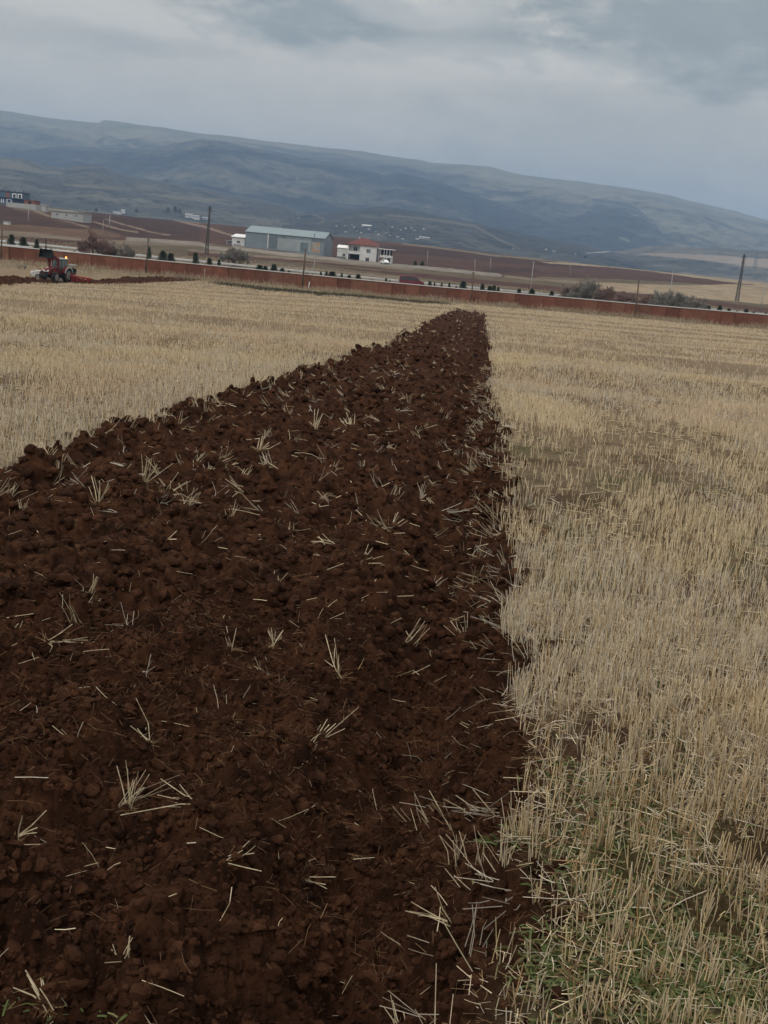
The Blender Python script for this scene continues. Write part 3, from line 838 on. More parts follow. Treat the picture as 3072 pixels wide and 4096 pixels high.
# fans of stubble turned up by the plough, too many to tell apart
def fan(P, n, ax, spread, L, wid, col, rad=.02):
    """a clump of stalks that share a root: ax = mean direction"""
    ax = np.asarray(ax, float); ax = ax / np.linalg.norm(ax)
    d = ax + rng.normal(size=(n, 3)) * spread; d /= np.linalg.norm(d, axis=1, keepdims=True)
    B = np.asarray(P) + rng.normal(size=(n, 3)) * rad * np.array([1, 1, .3])
    Lh = L * (.6 + .5 * rng.random(n))
    cl = np.asarray(col)[None] * (.55 + .5 * rng.random((n, 1)))
    return stalks(B, d, Lh, np.full(n, wid) * (.75 + .5 * rng.random(n)), cl, bend=rng.normal(size=(n, 3)) * (.06 * Lh * np.where(rng.random(n) < .25, 5.5, 1))[:, None])
for n, r0, r1, pw in ((16, 2.4, 7, .8), (260, 7, 30, 1.3), (260, 30, 126, 1.3)):
    x, y, r = polar_scatter(n * 3, r0, r1, -22, 11, pw); m = soil_mask(x, y); x, y, r = x[m][:n], y[m][:n], r[m][:n]
    z, _ = top_z(x, y)
    for i in range(len(x)):
        th = rng.random() * 6.283; upz = rng.random() ** 1.5 * 1.1 + .1
        parts.append(fan((x[i], y[i], z[i] + .01), int(rng.integers(3, 9)), (math.cos(th), math.sin(th) * .7, upz), .22, .1 + .09 * rng.random(),
                         .0016 * max(1, (r[i] / 6) ** .7), (STRAW_A, STRAW_C, STRAW_B)[i % 3] * (.8 + .2 * rng.random())))
# stubble toppled into the open furrow along the right edge
for i in range(280):
    y = 1.7 + 28 * rng.random() ** 1.6; x = float(np.interp(y, RY, RX)) - abs(rng.normal()) * .22 + .04
    z, _ = top_z(np.array([x]), np.array([y]))
    parts.append(fan((x, y, z[0] + .01), int(rng.integers(2, 8)), (-.6 + rng.normal() * .7, rng.normal() * .8, (.3 + .6 * rng.random())), .17, .08 + .09 * rng.random(),
                     .0016 * max(1, (y / 6) ** .7), (STRAW_A, STRAW_B, STRAW_C)[i % 3] * .8, rad=.035))
# clumps still rooted in the lumps of the left edge
for i in range(150):
    y = 7 + 50 * rng.random() ** 1.5; x = float(np.interp(y, LY, LX)) + rng.normal() * .15 + .12
    z, _ = top_z(np.array([x]), np.array([y]))
    parts.append(fan((x, y, z[0] + .02), int(rng.integers(3, 8)), (rng.normal() * .5, rng.normal() * .3, .8), .15, .13 + .06 * rng.random(), .0017 * max(1, (y / 6) ** .7), STRAW_A * .95))
v, f, c = merge(parts)
o = np_mesh('turned_straw', v, f, M_STRAW, c, smooth=False)
tag(o, 'broken straw and root fibres strewn over the ploughed soil', 'straw', kind='stuff')

# the clumps that show largest, each its own thing: display pixel of the root, stalks, direction (right, away, up), spread, length in display px
M_CLUMP = mat('straw clump', (.52, .435, .29), .7, .3, 60.0, spec=.2, rgb2=(.33, .26, .165))
TUFTS = [
    (765, 915, 22, (-.5, .7, .55), .16, 45, 'thick slanting sheaf of cream straw halfway up the ploughed strip'),
    (560, 975, 16, (.4, .3, .5), .40, 42, 'tangled spray of straw in the soil left of the slanting sheaf'),
    (600, 1000, 14, (-.8, .2, .3), .30, 42, 'flattened spray of straw touching the tangled spray'),
    (312, 1030, 9, (.3, .1, .9), .22, 62, 'tall leaning straw clump near the left edge of the ploughed strip'),
    (350, 1050, 12, (.9, .2, .5), .22, 70, 'wide straw clump swept to the right beside the tall leaning clump'),
    (212, 1085, 11, (.0, .1, 1.), .28, 58, 'upright fan of straw below the tall leaning clump'),
    (468, 1018, 9, (.9, .2, .45), .12, 42, 'neat brush of straw pointing right in the upper soil'),
    (45, 1092, 9, (.0, .0, 1.), .13, 36, 'short upright straw brush at the left edge of the picture'),
    (497, 1098, 8, (.05, .0, 1.), .16, 36, 'small upright straw fan below the neat brush'),
    (680, 918, 6, (.1, .1, 1.), .10, 40, 'thin upright straw clump left of the slanting sheaf'),
    (190, 1285, 8, (.25, .1, 1.), .10, 60, 'ladder of straws standing on the soil, tilted right'),
    (118, 1245, 7, (-.9, -.1, .2), .14, 52, 'flat bundle of straws left of the tilted ladder of straws'),
    (105, 1368, 10, (.9, -.35, .15), .18, 78, 'long straws lying in a flat fan below the tilted ladder'),
    (25, 1350, 5, (.3, .1, .9), .25, 40, 'few leaning straws at the left edge beside the flat fan'),
    (500, 1385, 6, (-.4, .3, .6), .25, 52, 'crossed straws leaning left in the middle of the soil'),
    (590, 1385, 9, (.1, .2, .5), .45, 45, 'messy knot of straws right of the crossed straws'),
    (735, 1420, 6, (-.35, .6, .5), .12, 75, 'long straws leaning up and left in the middle of the soil'),
    (778, 1222, 7, (.8, .2, .3), .35, 55, 'low spread of straws with one tall stalk near the right furrow'),
    (600, 1258, 6, (.0, .0, .8), .28, 28, 'tiny pale straw bundle in the middle of the soil'),
    (678, 1548, 8, (.6, .55, .5), .12, 68, 'fan of straight straws leaning up and right'),
    (715, 1615, 9, (-1., .25, .22), .20, 90, 'flat fan of straws pointing left below the straight fan'),
    (278, 1680, 10, (.12, .0, 1.), .14, 92, 'tall upright straw brush in the lower left soil'),
    (452, 1702, 7, (-1., -.05, .12), .13, 120, 'long pale straws splayed left from one root right of the tall brush'),
    (325, 1570, 5, (-.7, .4, .4), .40, 75, 'sparse crossed straws above the tall brush'),
    (175, 1590, 6, (-.3, .3, .5), .50, 55, 'small tangle of straws above and left of the tall brush'),
    (655, 1735, 4, (1., -.5, .15), .08, 90, 'pair of long straws pointing down to the right'),
    (490, 1815, 6, (.8, .2, .35), .35, 80, 'low straw spray with one upright stalk in the lower soil'),
    (268, 1985, 11, (-.1, .2, .9), .38, 55, 'bright open star of straws in the bottom left soil'),
    (105, 2085, 7, (-.55, .2, .7), .20, 80, 'slanting clump of thick straws in the bottom left corner'),
    (895, 2010, 7, (-.5, .45, .6), .13, 66, 'slanting fan of thick straws at the bottom beside the furrow'),
    (765, 2165, 5, (-.6, .5, .6), .07, 88, 'three long thick straws leaning left at the bottom of the picture'),
    (505, 2190, 5, (1., .35, .25), .12, 105, 'long thick straws lying across the soil at the bottom edge'),
    (995, 1755, 9, (.0, .1, 1.), .11, 82, 'upright straw brush on the furrow edge beside the stubble'),
    (985, 1850, 7, (-.8, .4, .4), .22, 90, 'straws toppled into the furrow below the upright edge brush'),
    (1020, 1290, 12, (-.3, .2, .6), .35, 60, 'thick mat of straw hanging into the upper furrow'),
    (35, 1840, 5, (.6, .2, .6), .35, 65, 'few crossed straws at the left edge in the lower soil'),
    (730, 1160, 5, (-.9, .1, .3), .3, 50, 'flat scatter of straws above the low spread with one tall stalk'),
    (845, 1125, 5, (.3, .2, .8), .22, 48, 'reddish soil with thin crossed straws near the right furrow'),
]
for (dx, dy, n, ax, sp, Lp, lab) in TUFTS:
    P = hit(dx * 1.852, dy * 1.852); z, m = top_z(np.array([P[0]]), np.array([P[1]]))
    Lm = Lp * 1.852 * mpp(P) * 1.12
    root = np.array([P[0], P[1], z[0] - .012])
    v, f, c = fan((0, 0, 0), n, ax, sp * 1.3, Lm * .95, max(.0021, .00045 * root[1]), STRAW_A, rad=.006 + .035 * Lm)
    o = np_mesh('straw_clump', v, f, M_CLUMP, smooth=False); o.location = root
    nr_ = 26; dv = rng.normal(size=(nr_, 3)); dv[:, 2] = np.abs(dv[:, 2]) * .5; dv /= np.linalg.norm(dv, axis=1, keepdims=True)
    v, f, c = stalks(rng.normal(size=(nr_, 3)) * .05 * Lm * np.array([1, 1, .3]), dv, Lm * (.12 + .35 * rng.random(nr_)), np.full(nr_, max(.0007, .0002 * root[1])), np.repeat(np.array([(.22, .14, .07)]), nr_, 0), bend=rng.normal(size=(nr_, 3)) * .08 * Lm, jitter_col=.5)
    np_mesh('root_fibres', v, f, M_STRAW, c, smooth=False, parent=o)
    tag(o, lab.replace('reddish soil with thin', 'few thin'), 'straw', 'straw clumps lying on the ploughed soil')

# ------------------------------------------------------------------ green sprouts in the near stubble, moss on turned sods
M_WEED = mat('green weed', (.06, .115, .025), .6, .35, 30.0, attr='col', spec=.3)
parts = []
WP = [(1330, 1700, .25, 260), (1390, 1790, .28, 420), (1480, 1600, .25, 160), (1560, 1720, .3, 130), (1260, 1860, .15, 120), (1440, 2140, .22, 700), (1600, 2190, .25, 600), (1500, 2170, .3, 500), (1300, 1980, .2, 300), (1620, 2050, .25, 400), (1180, 2110, .1, 160), (1240, 1690, .15, 100), (1420, 1480, .3, 130), (1540, 1860, .25, 120),
      (60, 2150, .12, 60), (200, 2170, .1, 50), (770, 2180, .08, 120), (1100, 1790, .07, 70)]
for wx_, wy_, rad, n in WP:
    P = hit(wx_ * 1.852, wy_ * 1.852)
    if P is None: continue
    x = P[0] + rng.normal(size=n) * rad * .5; y = P[1] + rng.normal(size=n) * rad * .8
    z, _ = top_z(x, y); th = rng.random(n) * 6.283
    d = np.stack([np.cos(th), np.sin(th), .3 + .9 * rng.random(n)], -1); d /= np.linalg.norm(d, axis=1, keepdims=True)
    col = np.where((rng.random(n) < .35)[:, None], np.array((.13, .12, .045)), np.array((.07, .09, .024)))
    Lh = .02 + .035 * rng.random(n)
    parts.append(stalks(np.stack([x, y, z], -1), d, Lh, .0034 * (.5 + rng.random(n)), col, bend=np.stack([d[:, 0], d[:, 1], -1.2 * np.ones(n)], -1) * (Lh * .3)[:, None]))
v, f, c = merge(parts)
o = np_mesh('green_weeds', v, f, M_WEED, c, smooth=False)
tag(o, 'small green weed sprouts low between the nearest stubble', 'weeds', kind='stuff')

# ------------------------------------------------------------------ tall dry grass along the foot of the wall and the banks
parts = []
n = 26000
x = rng.uniform(-75, 75, n); y = 149.6 - np.abs(rng.normal(size=n)) * np.where(x < -12, 5.5, 2.6) - .2
k = fbm(x * .35, y * .5, 351, 3); keep = (rng.random(n) < np.clip((k - .36) * 5, .1, 1)) & (y > 128)
x, y = x[keep], y[keep]; m = len(x)
z = base_z(x, y) - .02
d = np.stack([rng.normal(size=m) * .28, rng.normal(size=m) * .28, np.ones(m)], -1); d /= np.linalg.norm(d, axis=1, keepdims=True)
Lh = .28 + .55 * rng.random(m) ** 2 * np.clip(vnoise(x * .5, y * .5, 353) * 1.6, .3, 1.3)
pal = np.array([(.33, .265, .175), (.27, .205, .125), (.20, .14, .09), (.38, .32, .23)])
parts.append(stalks(np.stack([x, y, z], -1), d, Lh, .016 * (.6 + .8 * rng.random(m)), pal[rng.integers(0, 4, m)], bend=rng.normal(size=(m, 3)) * .1))
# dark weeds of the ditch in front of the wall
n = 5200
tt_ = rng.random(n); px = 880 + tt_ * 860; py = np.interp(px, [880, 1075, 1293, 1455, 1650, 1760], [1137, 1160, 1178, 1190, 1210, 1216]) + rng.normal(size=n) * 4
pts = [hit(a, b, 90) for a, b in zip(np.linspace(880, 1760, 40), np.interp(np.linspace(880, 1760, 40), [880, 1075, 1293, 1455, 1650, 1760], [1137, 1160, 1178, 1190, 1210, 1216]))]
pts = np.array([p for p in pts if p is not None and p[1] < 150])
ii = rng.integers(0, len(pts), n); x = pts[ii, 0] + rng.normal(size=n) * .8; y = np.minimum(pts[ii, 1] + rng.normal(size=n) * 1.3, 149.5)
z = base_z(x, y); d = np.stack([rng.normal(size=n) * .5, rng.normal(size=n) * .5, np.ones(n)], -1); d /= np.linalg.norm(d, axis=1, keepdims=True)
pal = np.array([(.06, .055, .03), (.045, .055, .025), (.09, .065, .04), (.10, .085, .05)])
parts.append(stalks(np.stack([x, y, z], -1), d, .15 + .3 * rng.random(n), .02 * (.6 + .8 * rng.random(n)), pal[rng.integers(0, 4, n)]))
# verge between the wall and the road, and beyond the road
n = 15000
x = rng.uniform(-110, 110, n); y = np.where(rng.random(n) < .3, rng.uniform(151, 169, n), rng.uniform(213, 262, n))
k = fbm(x * .12, y * .25, 357, 3); keep = rng.random(n) < np.clip((k - .42) * 6, .03, 1); x, y = x[keep], y[keep]; m = len(x)
z = base_z(x, y); d = np.stack([rng.normal(size=m) * .35, rng.normal(size=m) * .35, np.ones(m)], -1); d /= np.linalg.norm(d, axis=1, keepdims=True)
pal = np.array([(.31, .25, .165), (.22, .17, .11), (.36, .30, .21)])
parts.append(stalks(np.stack([x, y, z], -1), d, .2 + .35 * rng.random(m), .03 * (.6 + .8 * rng.random(m)), pal[rng.integers(0, 3, m)]))
v, f, c = merge(parts)
o = np_mesh('dry_grass', v, f, M_STRAW, c, smooth=False)
tag(o, 'ragged tall dry grass along the foot of the terracotta wall', 'dry grass', kind='stuff')

# ------------------------------------------------------------------ second furrow, where the tractor works
def polyline(pts, step):
    pts = np.array(pts); seg = np.hypot(*(np.diff(pts[:, :2], axis=0).T)); s_ = np.concatenate([[0], np.cumsum(seg)])
    q = np.arange(0, s_[-1], step); return np.stack([np.interp(q, s_, pts[:, 0]), np.interp(q, s_, pts[:, 1])], -1)
fp = [hit(a, b, 60) for a, b in ((-260, 1139), (0, 1130), (166, 1124), (300, 1128), (430, 1131), (600, 1121), (700, 1117), (765, 1113))]
line = polyline(fp, .11)
tan = np.gradient(line, axis=0); tan /= np.linalg.norm(tan, axis=1, keepdims=True); nor = np.stack([-tan[:, 1], tan[:, 0]], -1)
ac = np.linspace(-2.6, 2.6, 52)
Px = line[:, None, 0] + nor[:, None, 0] * ac[None]; Py = line[:, None, 1] + nor[:, None, 1] * ac[None]
edge = sstep(2.6, 1.7, np.abs(ac)[None] + .7 * (fbm(Px * .7, Py * .7, 401, 3) - .5))
lpx, _q = project(line[:, 0], line[:, 1], base_z(line[:, 0], line[:, 1]))
ends = np.interp(lpx, [-300, 120, 158, 290, 312, 600, 765], [.85, .75, .1, .1, .55, .62, .2])[:, None]
hh = (.34 + .40 * clods(Px / .8, Py / .8, 402) + .22 * clods(Px / .4, Py / .4, 403) + .5 * (fbm(Px * 1.6, Py * 1.6, 404, 4, .65) - .5)) * edge * ends
Pz = base_z(Px, Py) - .06 + hh
o = np_mesh('ploughed_furrow', np.stack([Px, Py, Pz], -1).reshape(-1, 3), quads(np.arange(Px.size).reshape(Px.shape)), M_SOIL)
tag(o, 'narrow dark furrow ridge ploughed behind the red tractor', 'soil', kind='structure')

# ------------------------------------------------------------------ road
M_ROAD = mat('asphalt', (.15, .15, .15), .9, .25, .8, spec=.2)
M_PAINT = mat('road paint', (.7, .7, .68), .7, .2, 2.0)
def sheet(name, y0, y1, dz, m, label, cat, x0=-190, x1=190):
    xs = np.linspace(x0, x1, 140); ys = np.linspace(y0, y1, 8); X, Y = np.meshgrid(xs, ys)
    Z_ = np.maximum(base_z(X, Y), base_z(X, Y * 0 + (y0 + y1) / 2)) + dz
    o = np_mesh(name, np.stack([X, Y, Z_], -1).reshape(-1, 3), quads(np.arange(X.size).reshape(X.shape)), m)
    return tag(o, label, cat, kind='structure')
sheet('road', 190, 206, .06, M_ROAD, 'grey asphalt road running behind the terracotta wall', 'road')
sheet('road_edge_line', 190.6, 190.85, .066, M_PAINT, 'thin white edge line painted along the near side of the road', 'road line')

# ------------------------------------------------------------------ materials of the built things
M_WALL = mat('terracotta concrete', (.2, .08, .05), .9, .28, .9, attr='col', spec=.1)
M_COPE = mat('pale coping', (.58, .56, .53), .85, .15, 1.5)
M_GALV = mat('galvanised steel', (.42, .44, .44), .5, .15, 1.0, metal=.3)
M_WOOD = mat('weathered pole wood', (.10, .075, .055), .9, .3, 2.0)
M_CONC = mat('pole concrete', (.30, .29, .275), .9, .2, 2.0)
M_STEEL = mat('dark lattice steel', (.07, .07, .07), .7, .2, 2.0)
M_STEEL2 = mat('grey lattice steel', (.16, .165, .165), .7, .2, 2.0)
M_WHITE = mat('white render', (.64, .64, .62), .85, .2, .5, rgb2=(.56, .55, .53))
M_WHITEP = mat('white paint', (.78, .78, .77), .4, .06, 2.0)
M_SLATE = mat('slate blue sheeting', (.20, .245, .265), .6, .18, .35, metal=.1)
M_SLATED = mat('dark slate sheeting', (.135, .17, .19), .6, .2, .35, metal=.1)
M_SLATEL = mat('pale grey sheeting', (.30, .335, .335), .6, .18, .4, metal=.1)
M_ROOFB = mat('pale blue roof sheet', (.215, .27, .285), .55, .12, .3, metal=.1)
M_RUST = mat('rust streaked sheeting', (.30, .32, .31), .8, .2, 1.2, rgb2=(.36, .235, .15))
M_REDROOF = mat('red roof tiles', (.14, .05, .042), .85, .3, 1.5)
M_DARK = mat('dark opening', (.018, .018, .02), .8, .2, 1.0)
M_GLASS = mat('dark window glass', (.03, .035, .04), .15, .1, 1.0, spec=.6)
M_BLUEH = mat('dark blue render', (.075, .125, .175), .85, .25, .5)
M_BLUED = mat('deep blue render', (.035, .055, .10), .85, .25, .5)
M_BRICK = mat('red brick', (.24, .10, .075), .9, .3, 1.5)
M_PLAST = mat('grey plaster', (.36, .36, .345), .9, .2, .4)
M_RED = mat('red tractor paint', (.17, .018, .022), .6, .45, 2.0, spec=.2, rgb2=(.09, .018, .018))
M_REDV = mat('red van paint', (.12, .010, .017), .35, .1, 1.0, spec=.5)
M_ORED = mat('orange red plough paint', (.26, .035, .022), .5, .25, 3.0)
M_TYRE = mat('tyre rubber', (.022, .02, .018), .9, .3, 4.0, rgb2=(.06, .04, .028))
M_RIM = mat('grey rim', (.17, .17, .16), .6, .2, 3.0)
M_BLACK = mat('black metal', (.012, .014, .014), .6, .2, 3.0)
M_GREYP = mat('grey machine paint', (.34, .38, .37), .5, .15, 2.0)
M_BEAC = mat('lit amber beacon', (.8, .25, .05), .4, .05, 2.0, emit=((1.0, .30, .06), 5.0))
M_LAMP = mat('lamp glass', (.8, .8, .75), .2, .05, 2.0)
M_SKIN = mat('skin', (.42, .25, .18), .6, .1, 4.0)
M_CLOTH = mat('dark clothing', (.02, .022, .025), .9, .25, 6.0)
M_HAIR = mat('dark hair', (.02, .015, .012), .8, .2, 9.0)
M_BARK = mat('bark', (.13, .10, .085), .9, .3, 4.0)
M_TWIG = mat('twigs', (.1, .08, .07), .9, .3, 3.0, attr='col')
M_NEED = mat('pine needles', (.03, .055, .028), .85, .4, 2.0, attr='col')

# ------------------------------------------------------------------ terracotta boundary wall
WY, WH = 150.0, 1.82
xs = np.arange(-92, 93, 1.92)
vs, fs, cs = [], [], []
def wbox(x0, x1, y0, y1, za0, za1, zb0, zb1, c):
    k = len(vs)
    vs.extend([(x0, y0, za0), (x1, y0, zb0), (x1, y1, zb0), (x0, y1, za0), (x0, y0, za1), (x1, y0, zb1), (x1, y1, zb1), (x0, y1, za1)]); cs.extend([c] * 8)
    fs.extend([[k + i for i in q] for q in ((0, 3, 2, 1), (4, 5, 6, 7), (0, 1, 5, 4), (1, 2, 6, 5), (2, 3, 7, 6), (3, 0, 4, 7))])
zt = {float(x): gz(x, WY) for x in xs}
for i in range(len(xs) - 1):
    a, b = float(xs[i]), float(xs[i + 1]); k_ = rng.random() ** 2
    c = np.array((.178, .072, .047)) * (.72 + .36 * rng.random()) * (1 - .12 * k_) + np.array((.035, .03, .02)) * k_
    wbox(a + .07, b - .07, WY - .05, WY + .05, zt[a] - .6, zt[a] + WH, zt[b] - .6, zt[b] + WH, c)
    wbox(a - .07, a + .07, WY - .09, WY + .09, zt[a] - .6, zt[a] + WH, zt[a] - .6, zt[a] + WH, c * .8)
wall_o = np_mesh('boundary_wall', vs, np.array(fs), M_WALL, np.array(cs), smooth=False)
tag(wall_o, 'long terracotta red concrete panel wall crossing the whole field', 'wall')
vs, fs, cs = [], [], []
for i in range(len(xs) - 1):
    a, b = float(xs[i]), float(xs[i + 1]); d_ = .012 * rng.random()
    wbox(a, b - .004, WY - .14, WY + .14, zt[a] + WH + .002, zt[a] + WH + .10 + d_, zt[b] + WH + .002, zt[b] + WH + .10 + d_, (1, 1, 1))
np_mesh('coping', vs, np.array(fs), M_COPE, None, smooth=False, parent=wall_o)

# ------------------------------------------------------------------ guard rails
def guardrail(y, label):
    t = thing('guardrail', label, 'guard rail', (0, y, gz(0, y)), 0, 'guard rails along the road')
    z0 = t.location.z; xs_ = np.arange(-120, 121, 4.0); m = MB()
    prof = [(0, .42), (-.05, .47), (0, .55), (-.05, .63), (0, .72), (.02, .72), (.02, .42)]
    for a, b in zip(xs_[:-1], xs_[1:]):
        za, zb = max(gz(a, y), gz(a, 198)) - z0, max(gz(b, y), gz(b, 198)) - z0; n = len(prof)
        m.add([(a, p, za + q + .1) for p, q in prof] + [(b, p, zb + q + .1) for p, q in prof], [(i, (i + 1) % n, n + (i + 1) % n, n + i) for i in range(n)])
    m.build('beam', M_GALV, t)
    p0 = None
    for a in xs_:
        if p0 is None:
            p0 = MB().box(-.05, .05, .03, .13, -1.0, .78).build('post', M_GALV, t); o = p0
        else:
            o = p0.copy(); C.objects.link(o); o.parent = t
        o.location = (a, 0, max(gz(a, y), gz(a, 198)) - z0)
guardrail(187, 'long steel guard rail on the near side of the road, just over the wall top')
guardrail(209, 'long steel guard rail on the far side of the road, behind the red van')

# ------------------------------------------------------------------ poles and pylons
def pole(px0, py0, px1, py1, label, Y=None, r=.13, m=M_WOOD, arm=False, group='utility poles'):
    P = at_depth(px0, py0, Y) if Y else hit(px0, py0, 155)
    base = np.array([P[0], P[1], gz(P[0], P[1]) if Y else P[2]])
    top = at_depth(px1, py1, base[1]); d = Vector(top - base)
    t = thing('utility_pole', label, 'pole', tuple(base), 0, group)
    MB().bar(Vector((0, 0, -.6)), d, r, r * .68, 8).build('shaft', m, t, smooth=True)
    u = d.normalized(); h = d.length
    if arm:
        MB().bar(u * (h - .25) + Vector((-.45, 0, 0)), u * (h - .25) + Vector((.45, 0, 0)), .05, .05, 5).build('crossarm', m, t)
    for sx in ((-.4, .4) if arm else (-.12, .12)):
        MB().bar(u * (h - .3) + Vector((sx, 0, 0)), u * (h + .02) + Vector((sx, 0, 0)), .035, .05, 6).build('insulator', M_STEEL2, t)
    return t
pole(4, 1012, 9, 888, 'dark wooden pole before the wall at the left edge of the picture', 148.7)
pole(581, 1090, 594, 955, 'brown wooden pole before the wall, between the tractor and the steel shed', 148.7)
pole(1208, 1147, 1223, 995, 'dark wooden pole before the wall, in front of the steel shed', 148.7, r=.15)
pole(1885, 1213, 1894, 1089, 'wooden pole before the wall, right of the red van at the end of the strip', 148.7)
pole(2542, 1263, 2556, 1118, 'wooden pole before the wall, among the bare reddish bushes', 148.7)
pole(112, 899, 115, 835, 'pale concrete pole in the field below the blue unfinished house', r=.16, m=M_CONC)
pole(436, 921, 440, 861, 'stout pale concrete pole beside the pale tracks of the dark field', r=.2, m=M_CONC)
pole(410, 941, 414, 880, 'slim grey pole just left of the stout pole by the pale tracks', r=.1, m=M_CONC)
pole(1253, 1090, 1260, 1029, 'thin grey pole behind the road, right of the dark pole before the shed', 214, r=.09, m=M_CONC)
pole(1708, 1064, 1712, 1002, 'thin pole by the dark green bushes right of the red-roofed house', r=.12, m=M_CONC)
pole(1900, 1085, 1900, 1037, 'faint pole in the brown field, just above the pole at the end of the strip', r=.12, m=M_CONC)
pole(1960, 1089, 1964, 1032, 'thin pole in the brown field above the end of the ploughed strip', r=.13, m=M_CONC)
pole(2124, 1150, 2135, 1045, 'tall thin pole between the strip end and the grey-green bush', 215, r=.09, m=M_CONC)
pole(2281, 1110, 2281, 1051, 'thin pole straight above the left grey-green bush', r=.12, m=M_CONC)
pole(2684, 1170, 2693, 1079, 'pale thin pole rising behind the biggest grey-green bush', 215, r=.1, m=M_CONC)
pole(3044, 1226, 3062, 1126, 'pale thin pole at the right edge of the picture', 240, r=.11, m=M_CONC)

def pylon(px0, py0, px1, py1, label, w=1.6, m=M_STEEL, r=.07, rmin=160, Y=None, arms=((.97, 1.0), (.9, 1.3))):
    P = hit(px0, py0, rmin) if not Y else at_depth(px0, py0, Y)
    if Y: P[2] = gz(P[0], P[1])
    top = at_depth(px1, py1, P[1]); d = Vector(top - P); h = d.length
    t = thing('lattice_pylon', label, 'pylon', tuple(P), 0, 'lattice pylons')
    def pt(q, sx, sy):
        k = w * .5 * (1 - .72 * q); return d * q + Vector((sx * k, sy * k, 0))
    mb = MB(); n = max(5, int(h / (w * 1.1))); cor = [(-1, -1), (1, -1), (1, 1), (-1, 1)]
    for sx, sy in cor: mb.bar(pt(-.02, sx, sy), pt(1, sx, sy), r * 1.25, r, 5)
    for i in range(n):
        q0, q1 = i / n, (i + 1) / n
        for k in range(4):
            a, b = cor[k], cor[(k + 1) % 4]
            mb.bar(pt(q0, *a), pt(q1, *b), r * .75, None, 4); mb.bar(pt(q0, *b), pt(q1, *a), r * .75, None, 4)
            mb.bar(pt(q1, *a), pt(q1, *b), r * .7, None, 4)
    mb.build('lattice_tower', m, t)
    for q, L_ in arms:
        a = MB(); c = d * q
        a.bar(c + Vector((-L_, 0, 0)), c + Vector((L_, 0, 0)), r, None, 5); a.bar(c + Vector((-L_, 0, 0)), c + Vector((0, 0, .7)), r * .7, None, 4); a.bar(c + Vector((L_, 0, 0)), c + Vector((0, 0, .7)), r * .7, None, 4)
        for sx in (-L_, L_): a.bar(c + Vector((sx, 0, 0)), c + Vector((sx, 0, -.8)), r * .9, None, 5)
        a.build('crossarm', m, t)
    return t
pylon(826, 1017, 840, 827, 'dark lattice pylon left of the long steel shed', .8, r=.05, arms=((.98, .45), (.93, .5)))
pylon(2947, 1205, 2978, 1018, 'dark lattice pylon leaning at the right, in the pale field', 1.0, r=.06, arms=((.985, .35), (.93, .7), (.84, .6)))
pylon(1176, 905, 1179, 824, 'faint grey pylon on the slope above the steel shed', 4.0, M_STEEL2, .22, 900, arms=((.97, 2), (.8, 3)))
pylon(1550, 935, 1554, 873, 'faint grey pylon above the right end of the red-roofed house', 4.0, M_STEEL2, .22, 900, arms=((.97, 2), (.8, 3)))
pylon(2613, 1010, 2620, 953, 'small faint pylon standing up against the blue hill at right', 4.0, M_STEEL2, .22, 900, arms=((.97, 2), (.85, 3)))
pylon(3018, 1085, 3029, 1003, 'wide faint pylon behind the leaning dark pylon at the right edge', 7.0, M_STEEL2, .22, 500, arms=((.97, 3.4), (.85, 3.4)))

# ------------------------------------------------------------------ small posts before the wall
def post(px0, py0, px1, py1, label, m, r):
    P = at_depth(px0, py0, 148.3); P[2] = gz(P[0], P[1]); top = at_depth(px1, py1, 148.3); d = Vector(top - P)
    o = MB().bar((0, 0, -.3), d, r, r * .8, 8).bar(d, d + d.normalized() * .05, r * .9, r * .3, 8).build('marker_post', m, None, smooth=False)
    o.location = P; tag(o, label, 'post', 'marker posts before the wall')
post(1233, 1155, 1238, 1128, 'white leaning marker post before the wall, right of the dark pole', M_WHITEP, .07)
post(819, 1106, 819, 1074, 'pale upright marker post before the wall, below the dark pylon', M_CONC, .06)

# ------------------------------------------------------------------ plants
def bare_bush(px0, px1, pyt, Y, label, cols_, nst=9, lv=4, group='bare bushes along the wall', seed=0, dens=1.0, trunk_r=.05):
    r_ = random.Random(seed); mid = (px0 + px1) / 2
    P = at_depth(mid, pyt, Y); z0 = gz(P[0], P[1]); H = (P[2] - z0) * 1.12; Wd = (px1 - px0) * mpp(P) * 1.2; nst = int(nst * 1.7)
    t = thing('bare_bush', label, 'bush', (P[0], Y, z0), 0, group)
    st = MB(); B, D, L_, W_, cc = [], [], [], [], []
    def grow(p, d, l, w, k):
        q = p + d * l
        if k <= 1: st.bar(p, q, w, w * .7, 5)
        else: B.append(p[:]); D.append(d[:]); L_.append(l); W_.append(w); cc.append(cols_[r_.randrange(len(cols_))])
        if k >= lv: return
        for j in range(3 if k < 2 else 4):
            f_ = .35 + .65 * r_.random(); nd = (d + Vector((r_.gauss(0, .42), r_.gauss(0, .42), r_.gauss(.12, .3)))).normalized()
            grow(p + d * (l * f_), nd, l * (.52 + .2 * r_.random()), max(w * .55, .010), k + 1)
    for i in range(int(nst * dens)):
        a = r_.random() * 6.283; rr_ = r_.random() ** .6
        p = Vector((math.cos(a) * rr_ * Wd * .36, math.sin(a) * rr_ * Wd * .30, -.1))
        hh_ = H * (1.0 - .42 * rr_ ** 2) * (.75 + .3 * r_.random())
        d = Vector((p.x / max(Wd, .1) * 1.0 + r_.gauss(0, .16), r_.gauss(0, .2), 1)).normalized()
        grow(p, d, hh_ * .5, trunk_r * (.6 + .5 * r_.random()), 0)
    st.build('stem', M_BARK, t)
    v, f, c = stalks(np.array(B), np.array(D), np.array(L_), np.maximum(np.array(W_), .014), np.array(cc))
    np_mesh('twigs', v, f, M_TWIG, c, smooth=False, parent=t)
    return t
